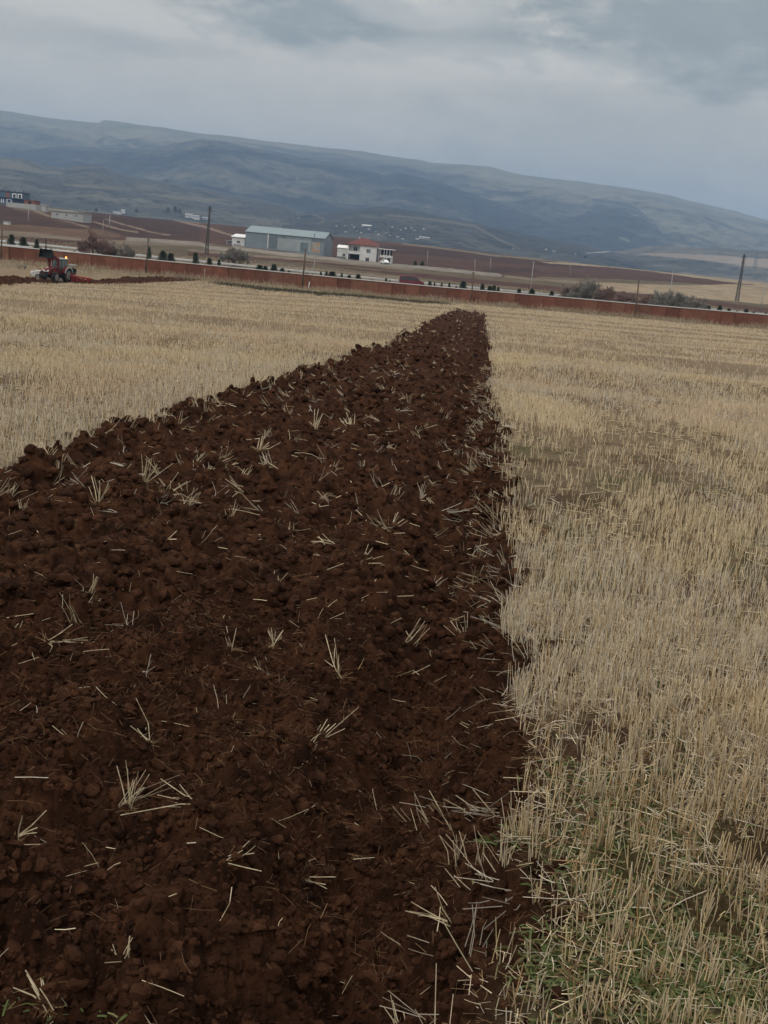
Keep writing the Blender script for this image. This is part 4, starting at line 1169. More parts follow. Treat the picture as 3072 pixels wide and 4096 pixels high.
RB, GB, GG = [(.23, .155, .135), (.18, .125, .11), (.27, .18, .15)], [(.25, .23, .20), (.19, .175, .15), (.30, .275, .24)], [(.225, .215, .19), (.175, .165, .145), (.27, .26, .23)]
bare_bush(325, 430, 940, 172, 'reddish leafless bush behind the wall, nearest the tractor', RB, 15, 5, seed=1)
bare_bush(410, 505, 960, 176, 'grey leafless bush right of the reddish bush behind the tractor', RB + GB, 13, 5, seed=2)
bare_bush(480, 540, 980, 174, 'low grey leafless bush left of the brown wooden pole', GB, 8, 5, seed=12)
bare_bush(885, 1000, 992, 214, 'round grey leafless bush under the left end of the steel shed', GB, 20, 5, seed=3)
bare_bush(2262, 2340, 1133, 170, 'reddish leafless bush left of the left grey-green bush', RB + GB, 12, 5, seed=4)
bare_bush(2310, 2382, 1128, 168, 'left grey-green leafless bush behind the wall', GG, 14, 5, seed=5)
bare_bush(2375, 2470, 1140, 172, 'tall reddish leafless bush right of the left grey-green bush', RB, 12, 5, seed=6)
bare_bush(2450, 2545, 1166, 170, 'reddish leafless bush behind the wooden pole among the bushes', RB, 12, 5, seed=7)
bare_bush(2530, 2650, 1178, 172, 'low reddish leafless bush left of the biggest grey-green bush', RB, 13, 5, seed=8)
bare_bush(2625, 2740, 1162, 168, 'biggest grey-green leafless bush behind the wall', GG, 22, 5, seed=9)
bare_bush(2715, 2825, 1180, 170, 'grey-green leafless bush at the right end of the row of bushes', GG + GB, 18, 5, seed=10)
bare_bush(70, 104, 1050, 136, 'small leafless sapling in the grass left of the tractor', GB, 3, 4, 'saplings in the grass', 11, trunk_r=.03)

def pine_proto(seed, n=900):
    r2 = np.random.default_rng(seed); t = thing('young_pine', None, 'tree')
    MB().bar((0, 0, -.2), (0, 0, .55), .035, .025, 6).bar((0, 0, .55), (0, 0, .97), .025, .008, 6).build('trunk', M_BARK, t)
    z = r2.random(n) ** .8 * .95 + .06; lobes = .72 + .4 * vnoise(np.arange(n) * 0 + z * 7, r2.random(n) * 5, seed)
    a = r2.random(n) * 6.283; lob2 = .65 + .45 * np.sin(a * 3 + seed + z * 9)
    rad = .5 * (1.02 - z) ** .62 * lobes * np.clip(lob2, .4, 1.1) * (.45 + .55 * r2.random(n) ** .5)
    B = np.stack([np.cos(a) * rad * .75, np.sin(a) * rad * .75, z * .92], -1)
    D = np.stack([np.cos(a), np.sin(a), .35 + .5 * r2.random(n)], -1) + r2.normal(size=(n, 3)) * .35; D /= np.linalg.norm(D, axis=1, keepdims=True)
    pal = np.array([(.045, .07, .04), (.06, .085, .045), (.04, .06, .038), (.10, .10, .055)])
    v, f, c = stalks(B, D, .08 + .10 * r2.random(n), np.full(n, .011), pal[r2.integers(0, 4, n)])
    np_mesh('crown', v, f, M_NEED, c, smooth=False, parent=t)
    return t
TREES = [(46, 937, 36), (94, 948, 42), (147, 955, 26), (525, 1010, 22), (598, 988, 20), (652, 1003, 46), (684, 1012, 40), (783, 1010, 32), (839, 1032, 32), (877, 1037, 20),
         (1040, 1060, 44), (1062, 1064, 34), (1097, 1056, 36), (1130, 1073, 30), (1157, 1081, 20), (1227, 1092, 24), (1249, 1095, 18), (1284, 1086, 15), (1306, 1084, 18), (1330, 1086, 48), (1368, 1092, 15), (1398, 1100, 26),
         (1434, 1097, 32), (1490, 1118, 18), (1545, 1112, 15), (1560, 1121, 13), (1720, 1124, 22), (1739, 1129, 12), (1768, 1131, 13), (1798, 1131, 16), (1825, 1143, 15), (1855, 1125, 40), (1931, 1134, 28), (1962, 1144, 34), (1978, 1141, 26), (1994, 1147, 20),
         (2031, 1168, 16), (2078, 1155, 26), (2129, 1155, 36), (2208, 1164, 28), (2836, 1222, 26), (2881, 1221, 28), (2917, 1233, 24), (2949, 1243, 13), (2986, 1235, 28), (3015, 1246, 20), (3064, 1251, 16)]
ORD = ['first', 'second', 'third', 'fourth', 'fifth', 'sixth', 'seventh', 'eighth', 'ninth', 'tenth', 'eleventh', 'twelfth', 'thirteenth', 'fourteenth']
ANCH = [(-99, 'the picture edge'), (583, 'the brown pole by the tractor'), (1215, 'the shed pole'), (1693, 'the red van'), (1890, 'the pole at the strip end'), (2820, 'the row of bare bushes')]
protos = [pine_proto(s) for s in (5, 6, 7)]
cnt = {}; used = set()
for i, (px, pyt, w) in enumerate(TREES):
    Y = 189.0 - 1.2 * (i % 3) if w > 12 else 188
    P = at_depth(px, pyt, Y); z0 = max(gz(P[0], Y), gz(P[0], 198)) - .1; H = P[2] - z0; k = i % 3
    t = copy_tree(protos[k]) if k in used else protos[k]
    used.add(k)
    wm = w * mpp(P); t.location = (P[0], Y, z0); t.scale = (wm * 1.45, wm * 1.45, max(H, .5)); t.rotation_euler = (0, 0, rnd.random() * 6.28)
    a = [x for x in ANCH if x[0] < px][-1]; cnt[a] = cnt.get(a, 0) + 1
    size = 'broad' if w > 38 else 'middling' if w > 22 else 'small'
    tag(t, '%s young pine, %s in the roadside row right of %s' % (size, ORD[cnt[a] - 1], a[1]), 'tree', 'young pines along the road')
# dark evergreens far off
FAR_T = [(672, 850, 842 - 12, 26, 'low dark evergreen on the ridge left of the pair by the white sheds'), (700, 851, 828, 28, 'pointed dark evergreen on the ridge beside the white sheds'), (718, 853, 835, 24, 'dark evergreen on the ridge nearest the white sheds'),
         (545, 850, 838, 26, 'dark evergreen on the ridge right of the small white farmhouse'), (385, 846, 834, 20, 'dark evergreen on the ridge left of the small white farmhouse'),
         (1660, 1062, 1044, 26, 'round dark green bush by the roadside, left one right of the house'), (1688, 1063, 1045, 30, 'round dark green bush by the roadside, beside the thin pole'), (2340, 1032, 1024, 20, 'dark tree in the valley at the end of the white road')]
for px, pyb, pyt, w, lab in FAR_T:
    P = hit(px, pyb, 215)
    t = copy_tree(protos[px % 3]); m_ = mpp(P); t.location = (P[0], P[1], P[2] - .2); t.scale = (w * m_, w * m_, (pyb - pyt) * m_ * 1.1)
    t.name = 'evergreen_tree'; tag(t, lab, 'tree', 'dark trees in the distance')

# ------------------------------------------------------------------ buildings
def site(name, label, cat, px, py, Y=None, rot=0.0, group=None):
    P = at_depth(px, py, Y) if Y else hit(px, py, 215)
    return thing(name, label, cat, tuple(P), rot, group), mpp(P)

def part(name, m, parent, *boxes, bevel=0):
    mb = MB()
    for b in boxes: mb.box(*b)
    return mb.build(name, m, parent, bevel=bevel)

def window(parent, x, z, w, h, y=0.0, frame=M_WHITEP, fw=.12, glass=M_GLASS, arch=False):
    """window on a front wall whose outer face lies at local y"""
    mb = MB()
    mb.box(x - w / 2 - fw, x - w / 2, y - .08, y + .02, z - fw, z + h + fw).box(x + w / 2, x + w / 2 + fw, y - .08, y + .02, z - fw, z + h + fw)
    mb.box(x - w / 2, x + w / 2, y - .08, y + .02, z + h, z + h + fw)
    if not arch: mb.box(x - w / 2, x + w / 2, y - .08, y + .02, z - fw, z).box(x - .03, x + .03, y - .06, y + .0, z, z + h)
    f_ = mb.build('window', frame, parent)
    part('pane', glass, f_, (x - w / 2, x + w / 2, y - .03, y + .01, z, z + h))
    return f_

# --- long steel shed
A_ = at_depth(980, 993, 408); rot = math.radians(-8); t = thing('steel_shed', 'long slate grey sheet metal shed with pale roof and rust streaked panels', 'shed', tuple(A_), rot)
m_ = mpp(A_); Ls = (1313 - 980) * m_ / (math.cos(rot) * 1.01) * .965; H0, DP = 6.1, 15.0; H1 = H0 + 2.3
def U(q): return q * Ls
cor = MB()     # corrugated front, ends and back
nr = 150
fr = [];
for i in range(nr + 1):
    y = 0.0 if i % 2 else -.06
    fr.append((U(i / nr), y))
k = len(cor.v); vs = [(x, y, -2.0) for x, y in fr] + [(x, y, H0) for x, y in fr]
cor.add(vs, [(i, i + 1, nr + 2 + i, nr + 1 + i) for i in range(nr)])
cor.add([(0, 0, -2), (0, DP, -2), (0, DP, H0), (0, DP / 2, H1), (0, 0, H0)], [(0, 1, 2, 3, 4)])
cor.add([(Ls, 0, -2), (Ls, DP, -2), (Ls, DP, H0), (Ls, DP / 2, H1), (Ls, 0, H0)], [(0, 4, 3, 2, 1)])
cor.add([(0, DP, -2), (Ls, DP, -2), (Ls, DP, H0), (0, DP, H0)], [(0, 3, 2, 1)])
cor.build('wall', M_SLATE, t)
rf = MB().prism_x([(-.35, H0 - .02), (DP / 2, H1 + .05), (DP + .35, H0 - .02), (DP + .35, H0 + .12), (DP / 2, H1 + .2), (-.35, H0 + .12)], -.3, Ls + .3).build('roof', M_ROOFB, t)
def panel(q0, q1, z0, z1, m, name='wall_panel', d=.10, lab=None):
    o = MB(); n = max(2, int((q1 - q0) * 120))
    pts = [(U(q0) + (U(q1) - U(q0)) * i / n, -d - (.05 if i % 2 else 0)) for i in range(n + 1)]
    o.add([(x, y, z0) for x, y in pts] + [(x, y, z1) for x, y in pts], [(i, i + 1, n + 2 + i, n + 1 + i) for i in range(n)])
    o.add([(U(q0), -d, z0), (U(q0), 0, z0), (U(q0), 0, z1), (U(q0), -d, z1)], [(0, 1, 2, 3)]); o.add([(U(q1), -d, z0), (U(q1), 0, z0), (U(q1), 0, z1), (U(q1), -d, z1)], [(3, 2, 1, 0)])
    o.add([(U(q0), -d, z1), (U(q1), -d, z1), (U(q1), 0, z1), (U(q0), 0, z1)], [(0, 1, 2, 3)])
    p = o.build(name, m, t)
    if lab: p['label'] = lab
panel(.30, .405, .9, H0 - .2, M_SLATED, lab='darker grey wall panel')
panel(.41, .835, .6, 4.9, M_SLATEL, lab='paler grey lower wall panel')
panel(.845, .955, .3, 4.6, M_RUST, lab='wall panel streaked with orange rust', d=.14)
part('pilaster', M_WHITE, t, (U(.283), U(.296), -.22, 0, .2, H0 - .15))
part('window', M_SLATED, t, (U(.46), U(.515), -.2, 0, 4.95, 5.75)); part('shed_door', M_SLATED, t, (U(.705), U(.80), -.28, -.12, -.3, 4.1))
panel(.84, .99, 4.65, H0 - .05, M_SLATED, lab='dark grey upper wall panel')
part('plinth', M_SLATE, t, (-.15, Ls + .15, -.55, -.3, -2.2, .75))
part('chimney', M_BLACK, t, (U(.86), U(.866), 1.0, 1.3, H0 + .3, H0 + 1.5))

# --- white lean-to at its left end
t, m_ = site('lean_to', 'small white shed with an open porch at the left end of the steel shed', 'shed', 926, 992, 412, math.radians(-6))
part('wall', M_WHITE, t, (0, 5.0, 0, 6, -2, 4.2))
MB().prism_x([(-.4, 4.15), (6.3, 5.3), (6.3, 5.45), (-.4, 4.35)], -.3, 5.1).build('roof', M_WHITEP, t)
window(t, 2.6, 2.2, 1.1, .6, -.0, M_PLAST); window(t, 2.2, .3, 2.6, 1.2, -.0, M_PLAST, glass=M_PLAST)
part('porch_roof', M_PLAST, t, (-2.4, -.02, -.3, 3.0, 2.5, 2.7))
for x in (-2.2, -.9):
    part('porch_post', M_PLAST, t, (x, x + .25, 0, .25, -2, 2.5))
part('porch_wall', M_PLAST, t, (-2.3, -.02, 2.2, 2.4, -2, 2.5))

# --- white garage right of the shed
t, m_ = site('white_garage', 'small white garage between the steel shed and the red-roofed house', 'garage', 1347, 1034, 404, math.radians(-6))
part('wall', M_WHITE, t, (0, 3.9, 0, 5, -2, 4.0)); MB().prism_x([(-.3, 3.95), (2.5, 4.9), (5.3, 3.95), (5.3, 4.1), (2.5, 5.08), (-.3, 4.1)], -.2, 4.1).build('roof', M_WHITEP, t)
window(t, 2.6, 1.2, .9, .7, 0, M_PLAST); part('lintel_band', M_PLAST, t, (-.05, 3.95, -.06, 0, 2.55, 2.7)); part('gate', M_STEEL2, t, (.1, 3.4, -1.1, -1.0, -2, .9))

# --- house with the red hipped roof
t, m_ = site('red_roofed_house', 'white two-storey house with a red hipped tile roof and outside stairs', 'house', 1388, 1044, 400, math.radians(-5))
W1, W2, HH, DD = 4.5, 10.7, 6.1, 9.0
part('wall', M_WHITE, t, (W1, W2, 0, DD, -2, HH), (0, W1 - .004, 1.6, DD, 2.9, HH), (0, W1 - .004, 5.0, DD - .01, -2, 2.896), (-.02, .25, 0, 1.6, -2, HH - .3))
part('balcony', M_WHITE, t, (.26, W1 - .006, -.1, 1.59, 2.75, 3.75))
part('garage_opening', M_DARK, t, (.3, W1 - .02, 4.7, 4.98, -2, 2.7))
pm = part('farm_machine', M_RED, None, (1.0, 2.5, 2.2, 4.4, -1.0, 1.0), (2.4, 3.4, 2.8, 4.2, -1, .4), bevel=.15); pm.location = t.location; pm.rotation_euler = t.rotation_euler
tag(pm, 'red farm machine standing in the dark open garage of the red-roofed house', 'machine')
rf = MB().add([(-.6, -.6, HH), (W2 + .6, -.6, HH), (W2 + .6, DD + .6, HH), (-.6, DD + .6, HH), (-.6, -.6, HH + .18), (W2 + .6, -.6, HH + .18), (W2 + .6, DD + .6, HH + .18), (-.6, DD + .6, HH + .18), (4.0, DD / 2, HH + 2.6), (W2 - 4.0, DD / 2, HH + 2.6)],
     [(0, 3, 2, 1), (0, 1, 5, 4), (1, 2, 6, 5), (2, 3, 7, 6), (3, 0, 4, 7), (4, 5, 9, 8), (5, 6, 9), (6, 7, 8, 9), (7, 4, 8)]).build('roof', M_REDROOF, t)
part('chimney', M_PLAST, rf, (3.0, 3.6, 5.2, 5.8, HH + 1.2, HH + 3.1)); part('chimney', M_PLAST, rf, (6.2, 6.7, 5.0, 5.5, HH + 1.5, HH + 3.0))
window(t, W1 + 3.2, 3.7, 1.4, 1.2, 0, M_PLAST, .14, M_SLATED); window(t, W1 + 3.0, .6, 1.2, 1.2, 0, M_PLAST, .1); window(t, 2.6, 4.0, 1.3, 1.2, 1.6, M_PLAST, .12)
ext = part('annex_wall', M_WHITE, t, (W2 + 1.2, 16.2, 1.0, 7, 2.45, 3.3), (W2 + 3.9, 16.2, 4.6, 7.01, -2, 2.44), (15.95, 16.19, 1.0, 4.59, -2, 2.44), (W2 + 3.6, W2 + 3.85, 1.0, 4.6, -2, 2.44))
for x in (W2 + 1.3, W2 + 2.6, W2 + 3.6, W2 + 4.7): part('column', M_WHITE, t, (x, x + .22, 1.05, 1.25, 3.3, 5.35))
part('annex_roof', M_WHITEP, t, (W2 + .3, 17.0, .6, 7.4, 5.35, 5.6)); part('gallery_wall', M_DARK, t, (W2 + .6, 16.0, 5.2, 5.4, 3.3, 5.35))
st = MB()
for i in range(12): st.box(W2 + .2 + i * .25, W2 + .45 + i * .25 - .003, -.2, 1.0 - .003, -2, .2 + i * .2)
st.build('stairs', M_PLAST, t)
part('yard_fence', M_STEEL2, t, (W1 - .6, W1 + 3.2, -1.4, -1.35, -2, .6)); part('gate', M_WHITEP, t, (12.6, 12.9, -.5, -.3, -2, 1.2))

# --- the unfinished blue house on the left slope
t, m_ = site('blue_house', 'unfinished dark blue two-storey house with white framed windows on the left slope', 'house', -6, 815, None, math.radians(-4))
k = m_ / .14; Wb = 104 * m_; hb_ = 6.9 * k
part('wall', M_BLUEH, t, (0, Wb * .58, 0, 9, -3, hb_ * .5), (0, Wb * .96, .3, 9, hb_ * .56, hb_)); part('dark_bay', M_BLUED, t, (Wb * .58 + .01, Wb * .99, .4, 9, -3, hb_ * .5))
part('floor_slab', M_BLUED, t, (-.4, Wb * 1.01, -.7, 9.2, hb_ * .5 + .003, hb_ * .555)); part('brick_infill', M_BRICK, t, (Wb * .28, Wb * .43, .18, .3, hb_ * .57, hb_ * .93))
part('roof_slab', M_BLUED, t, (-.3, Wb * .98, 0, 9.2, hb_ + .003, hb_ * 1.05))
for q in (.62, .84): window(t, Wb * q, hb_ * .63, Wb * .10, hb_ * .22, .3, M_WHITEP, .45, M_DARK, arch=True)
window(t, Wb * .42, hb_ * .14, Wb * .13, hb_ * .25, 0, M_WHITEP, .4, M_BLUED, arch=True)
for q in (.10, .18): part('window', M_WHITEP, t, (Wb * q, Wb * q + .45, -.08, .02, hb_ * .12, hb_ * .42))
for q in (.12, .36, .6, .8, .95): part('column_stub', M_BLUED, t, (Wb * q - .2, Wb * q + .2, 1, 1.4, hb_ * 1.05, hb_ * (1.13 + .05 * (q > .9))))
t, m_ = site('brick_annex', 'low pale annex with a red brick top beside the blue house', 'house', 25, 826, None, math.radians(-5)); k = m_
part('wall', M_PLAST, t, (0, 122 * k, 0, 7, -3, 17 * k)); part('brick_wall', M_BRICK, t, (72 * k, 118 * k, .5, 6, 17 * k + .01, 31 * k)); part('roof', M_BRICK, t, (68 * k, 122 * k, .2, 6.4, 31 * k + .01, 33 * k)); part('window', M_DARK, t, (90 * k, 101 * k, .4, .55, 18 * k, 28 * k))
t, m_ = site('white_tower', 'small pale upright block between the brick annex and the long grey wall', 'shed', 164, 845, None, math.radians(-5)); k = m_
part('wall', M_PLAST, t, (2 * k, 19 * k, 0, 4, -2, 24 * k)); part('roof', M_WHITE, t, (0, 21 * k, -.3, 4.3, 24 * k + .01, 26 * k)); part('side_block', M_PLAST, t, (17 * k, 27 * k, -2, -.05, -2, 7 * k))
t, m_ = site('grey_block_building', 'long low unplastered grey block building on the left slope', 'building', 205, 871, None, math.radians(-6)); k = m_
part('wall', M_PLAST, t, (0, 132 * k, 0, 9, -3, 27 * k)); part('roof_edge', M_CONC, t, (-.3, 133 * k, -.3, 9.3, 27 * k + .01, 29 * k)); part('low_wall', M_CONC, t, (-30 * k, 80 * k, 3.5, 8, 29 * k + .01, 36 * k))
for q in (20, 60, 100): part('window_opening', M_STEEL2, t, (q * k, (q + 7) * k, -.05, .02, 12 * k, 20 * k))
t, m_ = site('white_hut', 'small white hut in the brown field below the blue house', 'hut', 13, 897, None); k = m_
part('wall', M_WHITE, t, (0, 19 * k, 0, 2.4, -.5, 11 * k)); part('roof', M_PLAST, t, (-.15, 19 * k + .15, -.2, 2.6, 11 * k + .01, 13 * k))

# --- white farm buildings on the ridge and in the valley
def small_house(px, py, w, h, label, m=M_WHITE, roof=M_PLAST, gable=.35, group='pale houses far off', rmin=215, cat='house', name='farm_house', dk=True):
    P = hit(px, py, rmin); k = mpp(P)
    t = thing(name, label, cat, tuple(P), math.radians(-6), group); W, Hh = w * k, h * k
    part('wall', m, t, (0, W, 0, W * .6, -1.5, Hh))
    MB().prism_x([(-.06 * W, Hh), (W * .3, Hh * (1 + gable)), (W * .66, Hh), (W * .66, Hh * 1.08), (W * .3, Hh * (1.1 + gable)), (-.06 * W, Hh * 1.08)], -.05 * W, W * 1.05).build('roof', roof, t)
    if dk:
        for q in (.2, .6): part('window', M_GLASS, t, (W * q, W * (q + .14), -.06, .02, Hh * .35, Hh * .75))
    return t
small_house(452, 851, 30, 6, 'low pale farmhouse with flat white roof on the ridge behind the dark field', gable=.2)
small_house(483, 853, 15, 11, 'small tall white farmhouse on the ridge behind the dark field')
small_house(740, 869, 28, 11, 'long white barn with dark openings on the ridge left of the dark pylon', m=M_WHITE)
small_house(769, 874, 26, 10, 'white barn right next to the long white barn on the ridge')
small_house(810, 879, 20, 8, 'dull pale hut on the ridge just left of the dark pylon top', m=M_PLAST)
small_house(1448, 908, 36, 6, 'long white roofed hall in the valley above the red-roofed house', roof=M_WHITE, gable=.7, rmin=900, cat='hall')
small_house(1676, 955, 40, 6, 'two white glasshouse roofs in the valley right of the red-roofed house', roof=M_PLAST, gable=.6, rmin=900, cat='hall')
small_house(1662, 957, 12, 4, 'tiny white hut left of the white glasshouse roofs in the valley', rmin=900)
VIL = [(1192, 874), (1342, 908), (1375, 905), (1405, 901), (1412, 912), (1377, 930), (1425, 925), (1440, 935), (1470, 920), (1500, 928), (1510, 940), (1540, 935), (1556, 944), (1565, 912), (1585, 950), (1600, 922), (1618, 916), (1640, 914), (1655, 922), (1690, 920), (1605, 958), (2050, 996), (2180, 1000), (2210, 1008), (2300, 1018)]
base_v = None
pale_r = [M_PLAST, M_CONC, M_BRICK, M_PLAST]
for i, (px, py) in enumerate(VIL):
    lab = 'tiny pale village house in the valley, %s from the left' % (ORD + ['fifteenth', 'sixteenth', 'seventeenth', 'eighteenth', 'nineteenth', 'twentieth', 'twenty-first', 'twenty-second', 'twenty-third', 'twenty-fourth', 'twenty-fifth'])[i]
    small_house(px, py, 5 + 3 * ((i * 7) % 3), 3 + (i * 5) % 3 * .7, lab, m=[M_PLAST, M_CONC, M_WHITE, M_CONC][i % 4], roof=pale_r[i % 4], group='village houses in the valley', rmin=900, dk=False, name='village_house')

TP_Y = float(hit(212, 1128, 60)[1])
# ------------------------------------------------------------------ cars
def car(label, P, rot, paint, prof, glass_prof, Wc, wheels, rw, name, cat, van=False):
    """side profile in (x = forward, z), nose to +x"""
    t = thing(name, label, cat, tuple(P), rot)
    mb = MB(); n = len(prof); h_ = Wc / 2
    zt_ = max(z for x, z in prof)
    def tuck(z): return h_ * (1 - .16 * max(0, (z - .9) / max(.1, zt_ - .9)))
    mb.add([(x, -tuck(z), z) for x, z in prof] + [(x, tuck(z), z) for x, z in prof], [(i, (i + 1) % n, n + (i + 1) % n, n + i) for i in range(n)] + [tuple(range(n - 1, -1, -1)), tuple(range(n, 2 * n))])
    body = mb.build('body', paint, t, bevel=.05)
    for gp in glass_prof:
        for sg in (-1, 1):
            g = MB(); kk = len(gp)
            vs = [(x, sg * (tuck(z) + .012), z) for x, z in gp] + [(x, sg * (tuck(z) - .05), z) for x, z in gp]
            g.add(vs, [tuple(range(kk)), tuple(range(2 * kk - 1, kk - 1, -1))] + [(i, (i + 1) % kk, kk + (i + 1) % kk, kk + i) for i in range(kk)])
            g.build('side_window', M_GLASS, t)
    for x in wheels:
        for sg in (-1, 1):
            w = MB().disc((x, sg * (h_ - .1), rw), (0, sg, 0), [(-.12, rw * .75), (-.12, rw), (.11, rw), (.12, rw * .7)], 20).build('wheel', M_TYRE, t)
            MB().disc((x, sg * (h_ - .1), rw), (0, sg, 0), [(.122, rw * .62), (.13, rw * .3)], 14).build('rim', M_RIM, w)
    xf = max(x for x, z in prof)
    for sg in (-1, 1):
        MB().box(xf - .25, xf + .01, sg * h_ * .62 - .18, sg * h_ * .62 + .18, .68, .86).build('headlight', M_LAMP, t)
    MB().box(xf - .04, xf + .06, -h_ * .92, h_ * .92, .32, .52).build('bumper', M_BLACK, t, bevel=.02)
    return t
VAN = [(-2.35, .35), (-2.38, 1.0), (-2.25, 1.88), (-1.9, 1.98), (.55, 1.98), (.85, 1.88), (1.62, 1.18), (2.2, 1.02), (2.36, .75), (2.36, .35)]
P = at_depth(1647, 1132, 199.5); P[2] = max(gz(P[0], 199.5), gz(P[0], 198)) + .06
car('dark red minivan driving right on the road behind the wall', P, 0, M_REDV, VAN,
    [[(-2.1, 1.15), (-2.05, 1.72), (-1.0, 1.76), (-1.0, 1.15)], [(-.9, 1.15), (-.9, 1.76), (.1, 1.76), (.1, 1.15)], [(.2, 1.15), (.2, 1.76), (.7, 1.76), (1.35, 1.2), (1.3, 1.15)]], 1.85, (-1.45, 1.5), .33, 'red_van', 'van')
CAR = [(-2.1, .35), (-2.12, .85), (-1.95, 1.02), (-1.5, 1.1), (-1.0, 1.45), (.3, 1.48), (1.0, 1.05), (1.75, .95), (2.05, .75), (2.08, .35)]
CGL = [[(-1.2, 1.08), (-.9, 1.38), (-.25, 1.41), (-.25, 1.08)], [(-.15, 1.08), (-.15, 1.41), (.28, 1.41), (.75, 1.08)]]
P = at_depth(200, 1104, TP_Y + 5); P[2] = gz(P[0], P[1]) - .15
car('white car in the field half hidden behind the tractor', P, math.radians(195), mat('dusty white paint', (.46, .46, .45), .5, .2, 2.0), CAR, CGL, 1.75, (-1.3, 1.3), .32, 'white_car', 'car')
P = hit(1541, 1056, 215); P[1] -= 2; P[2] = gz(P[0], P[1])
car('tiny white car parked by the stairs of the red-roofed house', P, math.radians(-70), M_WHITEP, CAR, CGL, 1.75, (-1.3, 1.3), .32, 'parked_car', 'car')

# ------------------------------------------------------------------ tractor (front towards -y)
TP = hit(222, 1128, 60)
TR = math.radians(-14)
t = thing('tractor', 'red tractor with raised front loader and lit amber beacon ploughing before the wall', 'tractor', tuple(TP), TR); t.scale = (.88, .88, .95)
def wheel(x, y, r, w, sg):
    wh = MB(); n = 22
    wh.disc((x, y, r), (sg, 0, 0), [(-w / 2, r * .55), (-w / 2, r * .9), (-w * .38, r * .97), (w * .38, r * .97), (w / 2, r * .9), (w / 2, r * .55)], 24)
    for i in range(n):
        a = 6.283 * i / n; c, s_ = math.cos(a), math.sin(a); c2, s2 = math.cos(a + .16), math.sin(a + .16)
        p = lambda xx, cc, ss, q: (x + xx * sg, y + cc * q, r + ss * q)
        wh.bar(p(-w * .48, c, s_, r * .97), p(0, c2, s2, r * .99), .045, None, 4); wh.bar(p(w * .48, c2, s2, r * .97), p(0, math.cos(a + .3), math.sin(a + .3), r * .99), .045, None, 4)
    o = wh.build('wheel', M_TYRE, t)
    MB().disc((x, y, r), (sg, 0, 0), [(w * .49, r * .60), (w * .53, r * .57), (w * .51, r * .4), (w * .56, r * .18), (w * .57, .02)], 20).build('rim', M_RIM, o)
for sg in (-1, 1):
    wheel(sg * .92, 1.15, .86, .55, sg); wheel(sg * .88, -1.45, .62, .42, sg)
MB().prism_x([(-2.15, .85), (-2.2, 1.25), (-2.0, 1.52), (-.9, 1.66), (.15, 1.72), (.15, .95)], -.54, .54).build('hood', M_RED, t, bevel=.06)
part('grille', M_BLACK, t, (-.3, .3, -2.24, -2.17, .9, 1.2)); part('front_trim', M_WHITEP, t, (-.38, .38, -2.27, -2.2, 1.22, 1.28))
for sg in (-1, 1): part('headlight', M_LAMP, t, (sg * .3 - .08, sg * .3 + .08, -2.22, -2.1, 1.3, 1.42))
part('chassis', M_BLACK, t, (-.34, .34, -1.95, 1.6, .5, .92), (-.8, .8, -1.55, -1.35, .52, .72), (-.85, .85, 1.05, 1.25, .76, .96)); part('front_weight', M_BLACK, t, (-.4, .4, -2.7, -2.28, .55, .95), bevel=.05)
cab = MB()
for sx in (-.72, .72):
    cab.bar((sx, .2, 1.3), (sx * .92, .32, 2.62), .055, None, 6); cab.bar((sx, 1.55, 1.3), (sx * .92, 1.5, 2.62), .055, None, 6); cab.bar((sx, .9, 1.3), (sx * .92, .9, 2.62), .04, None, 6)
cab.box(-.78, .78, .15, 1.6, .98, 1.32)
cab.build('cab_frame', M_RED, t)
for nm_, q in (('windscreen', [(-.66, .24, 1.36), (.66, .24, 1.36), (.6, .33, 2.58), (-.6, .33, 2.58)]), ('rear_window', [(-.66, 1.53, 1.36), (.66, 1.53, 1.36), (.6, 1.49, 2.58), (-.6, 1.49, 2.58)]),
               ('side_window', [(.70, .28, 1.36), (.70, 1.48, 1.36), (.65, 1.44, 2.58), (.65, .36, 2.58)]), ('side_window', [(-.70, .28, 1.36), (-.70, 1.48, 1.36), (-.65, 1.44, 2.58), (-.65, .36, 2.58)])):
    n_ = Vector((0, -.02, 0)) if nm_ != 'side_window' else Vector((.02, 0, 0))
    MB().hexa([Vector(p) for p in q] + [Vector(p) + n_ for p in q]).build(nm_, mat('cab glass', (.12, .19, .18), .2, .2, 2.0, spec=.6) if 'M_CABG' not in globals() else M_CABG, t)
part('roof', M_GREYP, t, (-.8, .8, .1, 1.7, 2.62, 2.8), bevel=.06)
part('seat', M_BLACK, t, (-.25, .25, .8, 1.25, 1.33, 1.5), (-.25, .25, 1.15, 1.28, 1.5, 2.05), bevel=.03)
be = MB().disc((.66, 1.3, 2.8), (0, 0, 1), [(0, .09), (.14, .09), (.2, .05)], 12).build('beacon', M_BEAC, t)
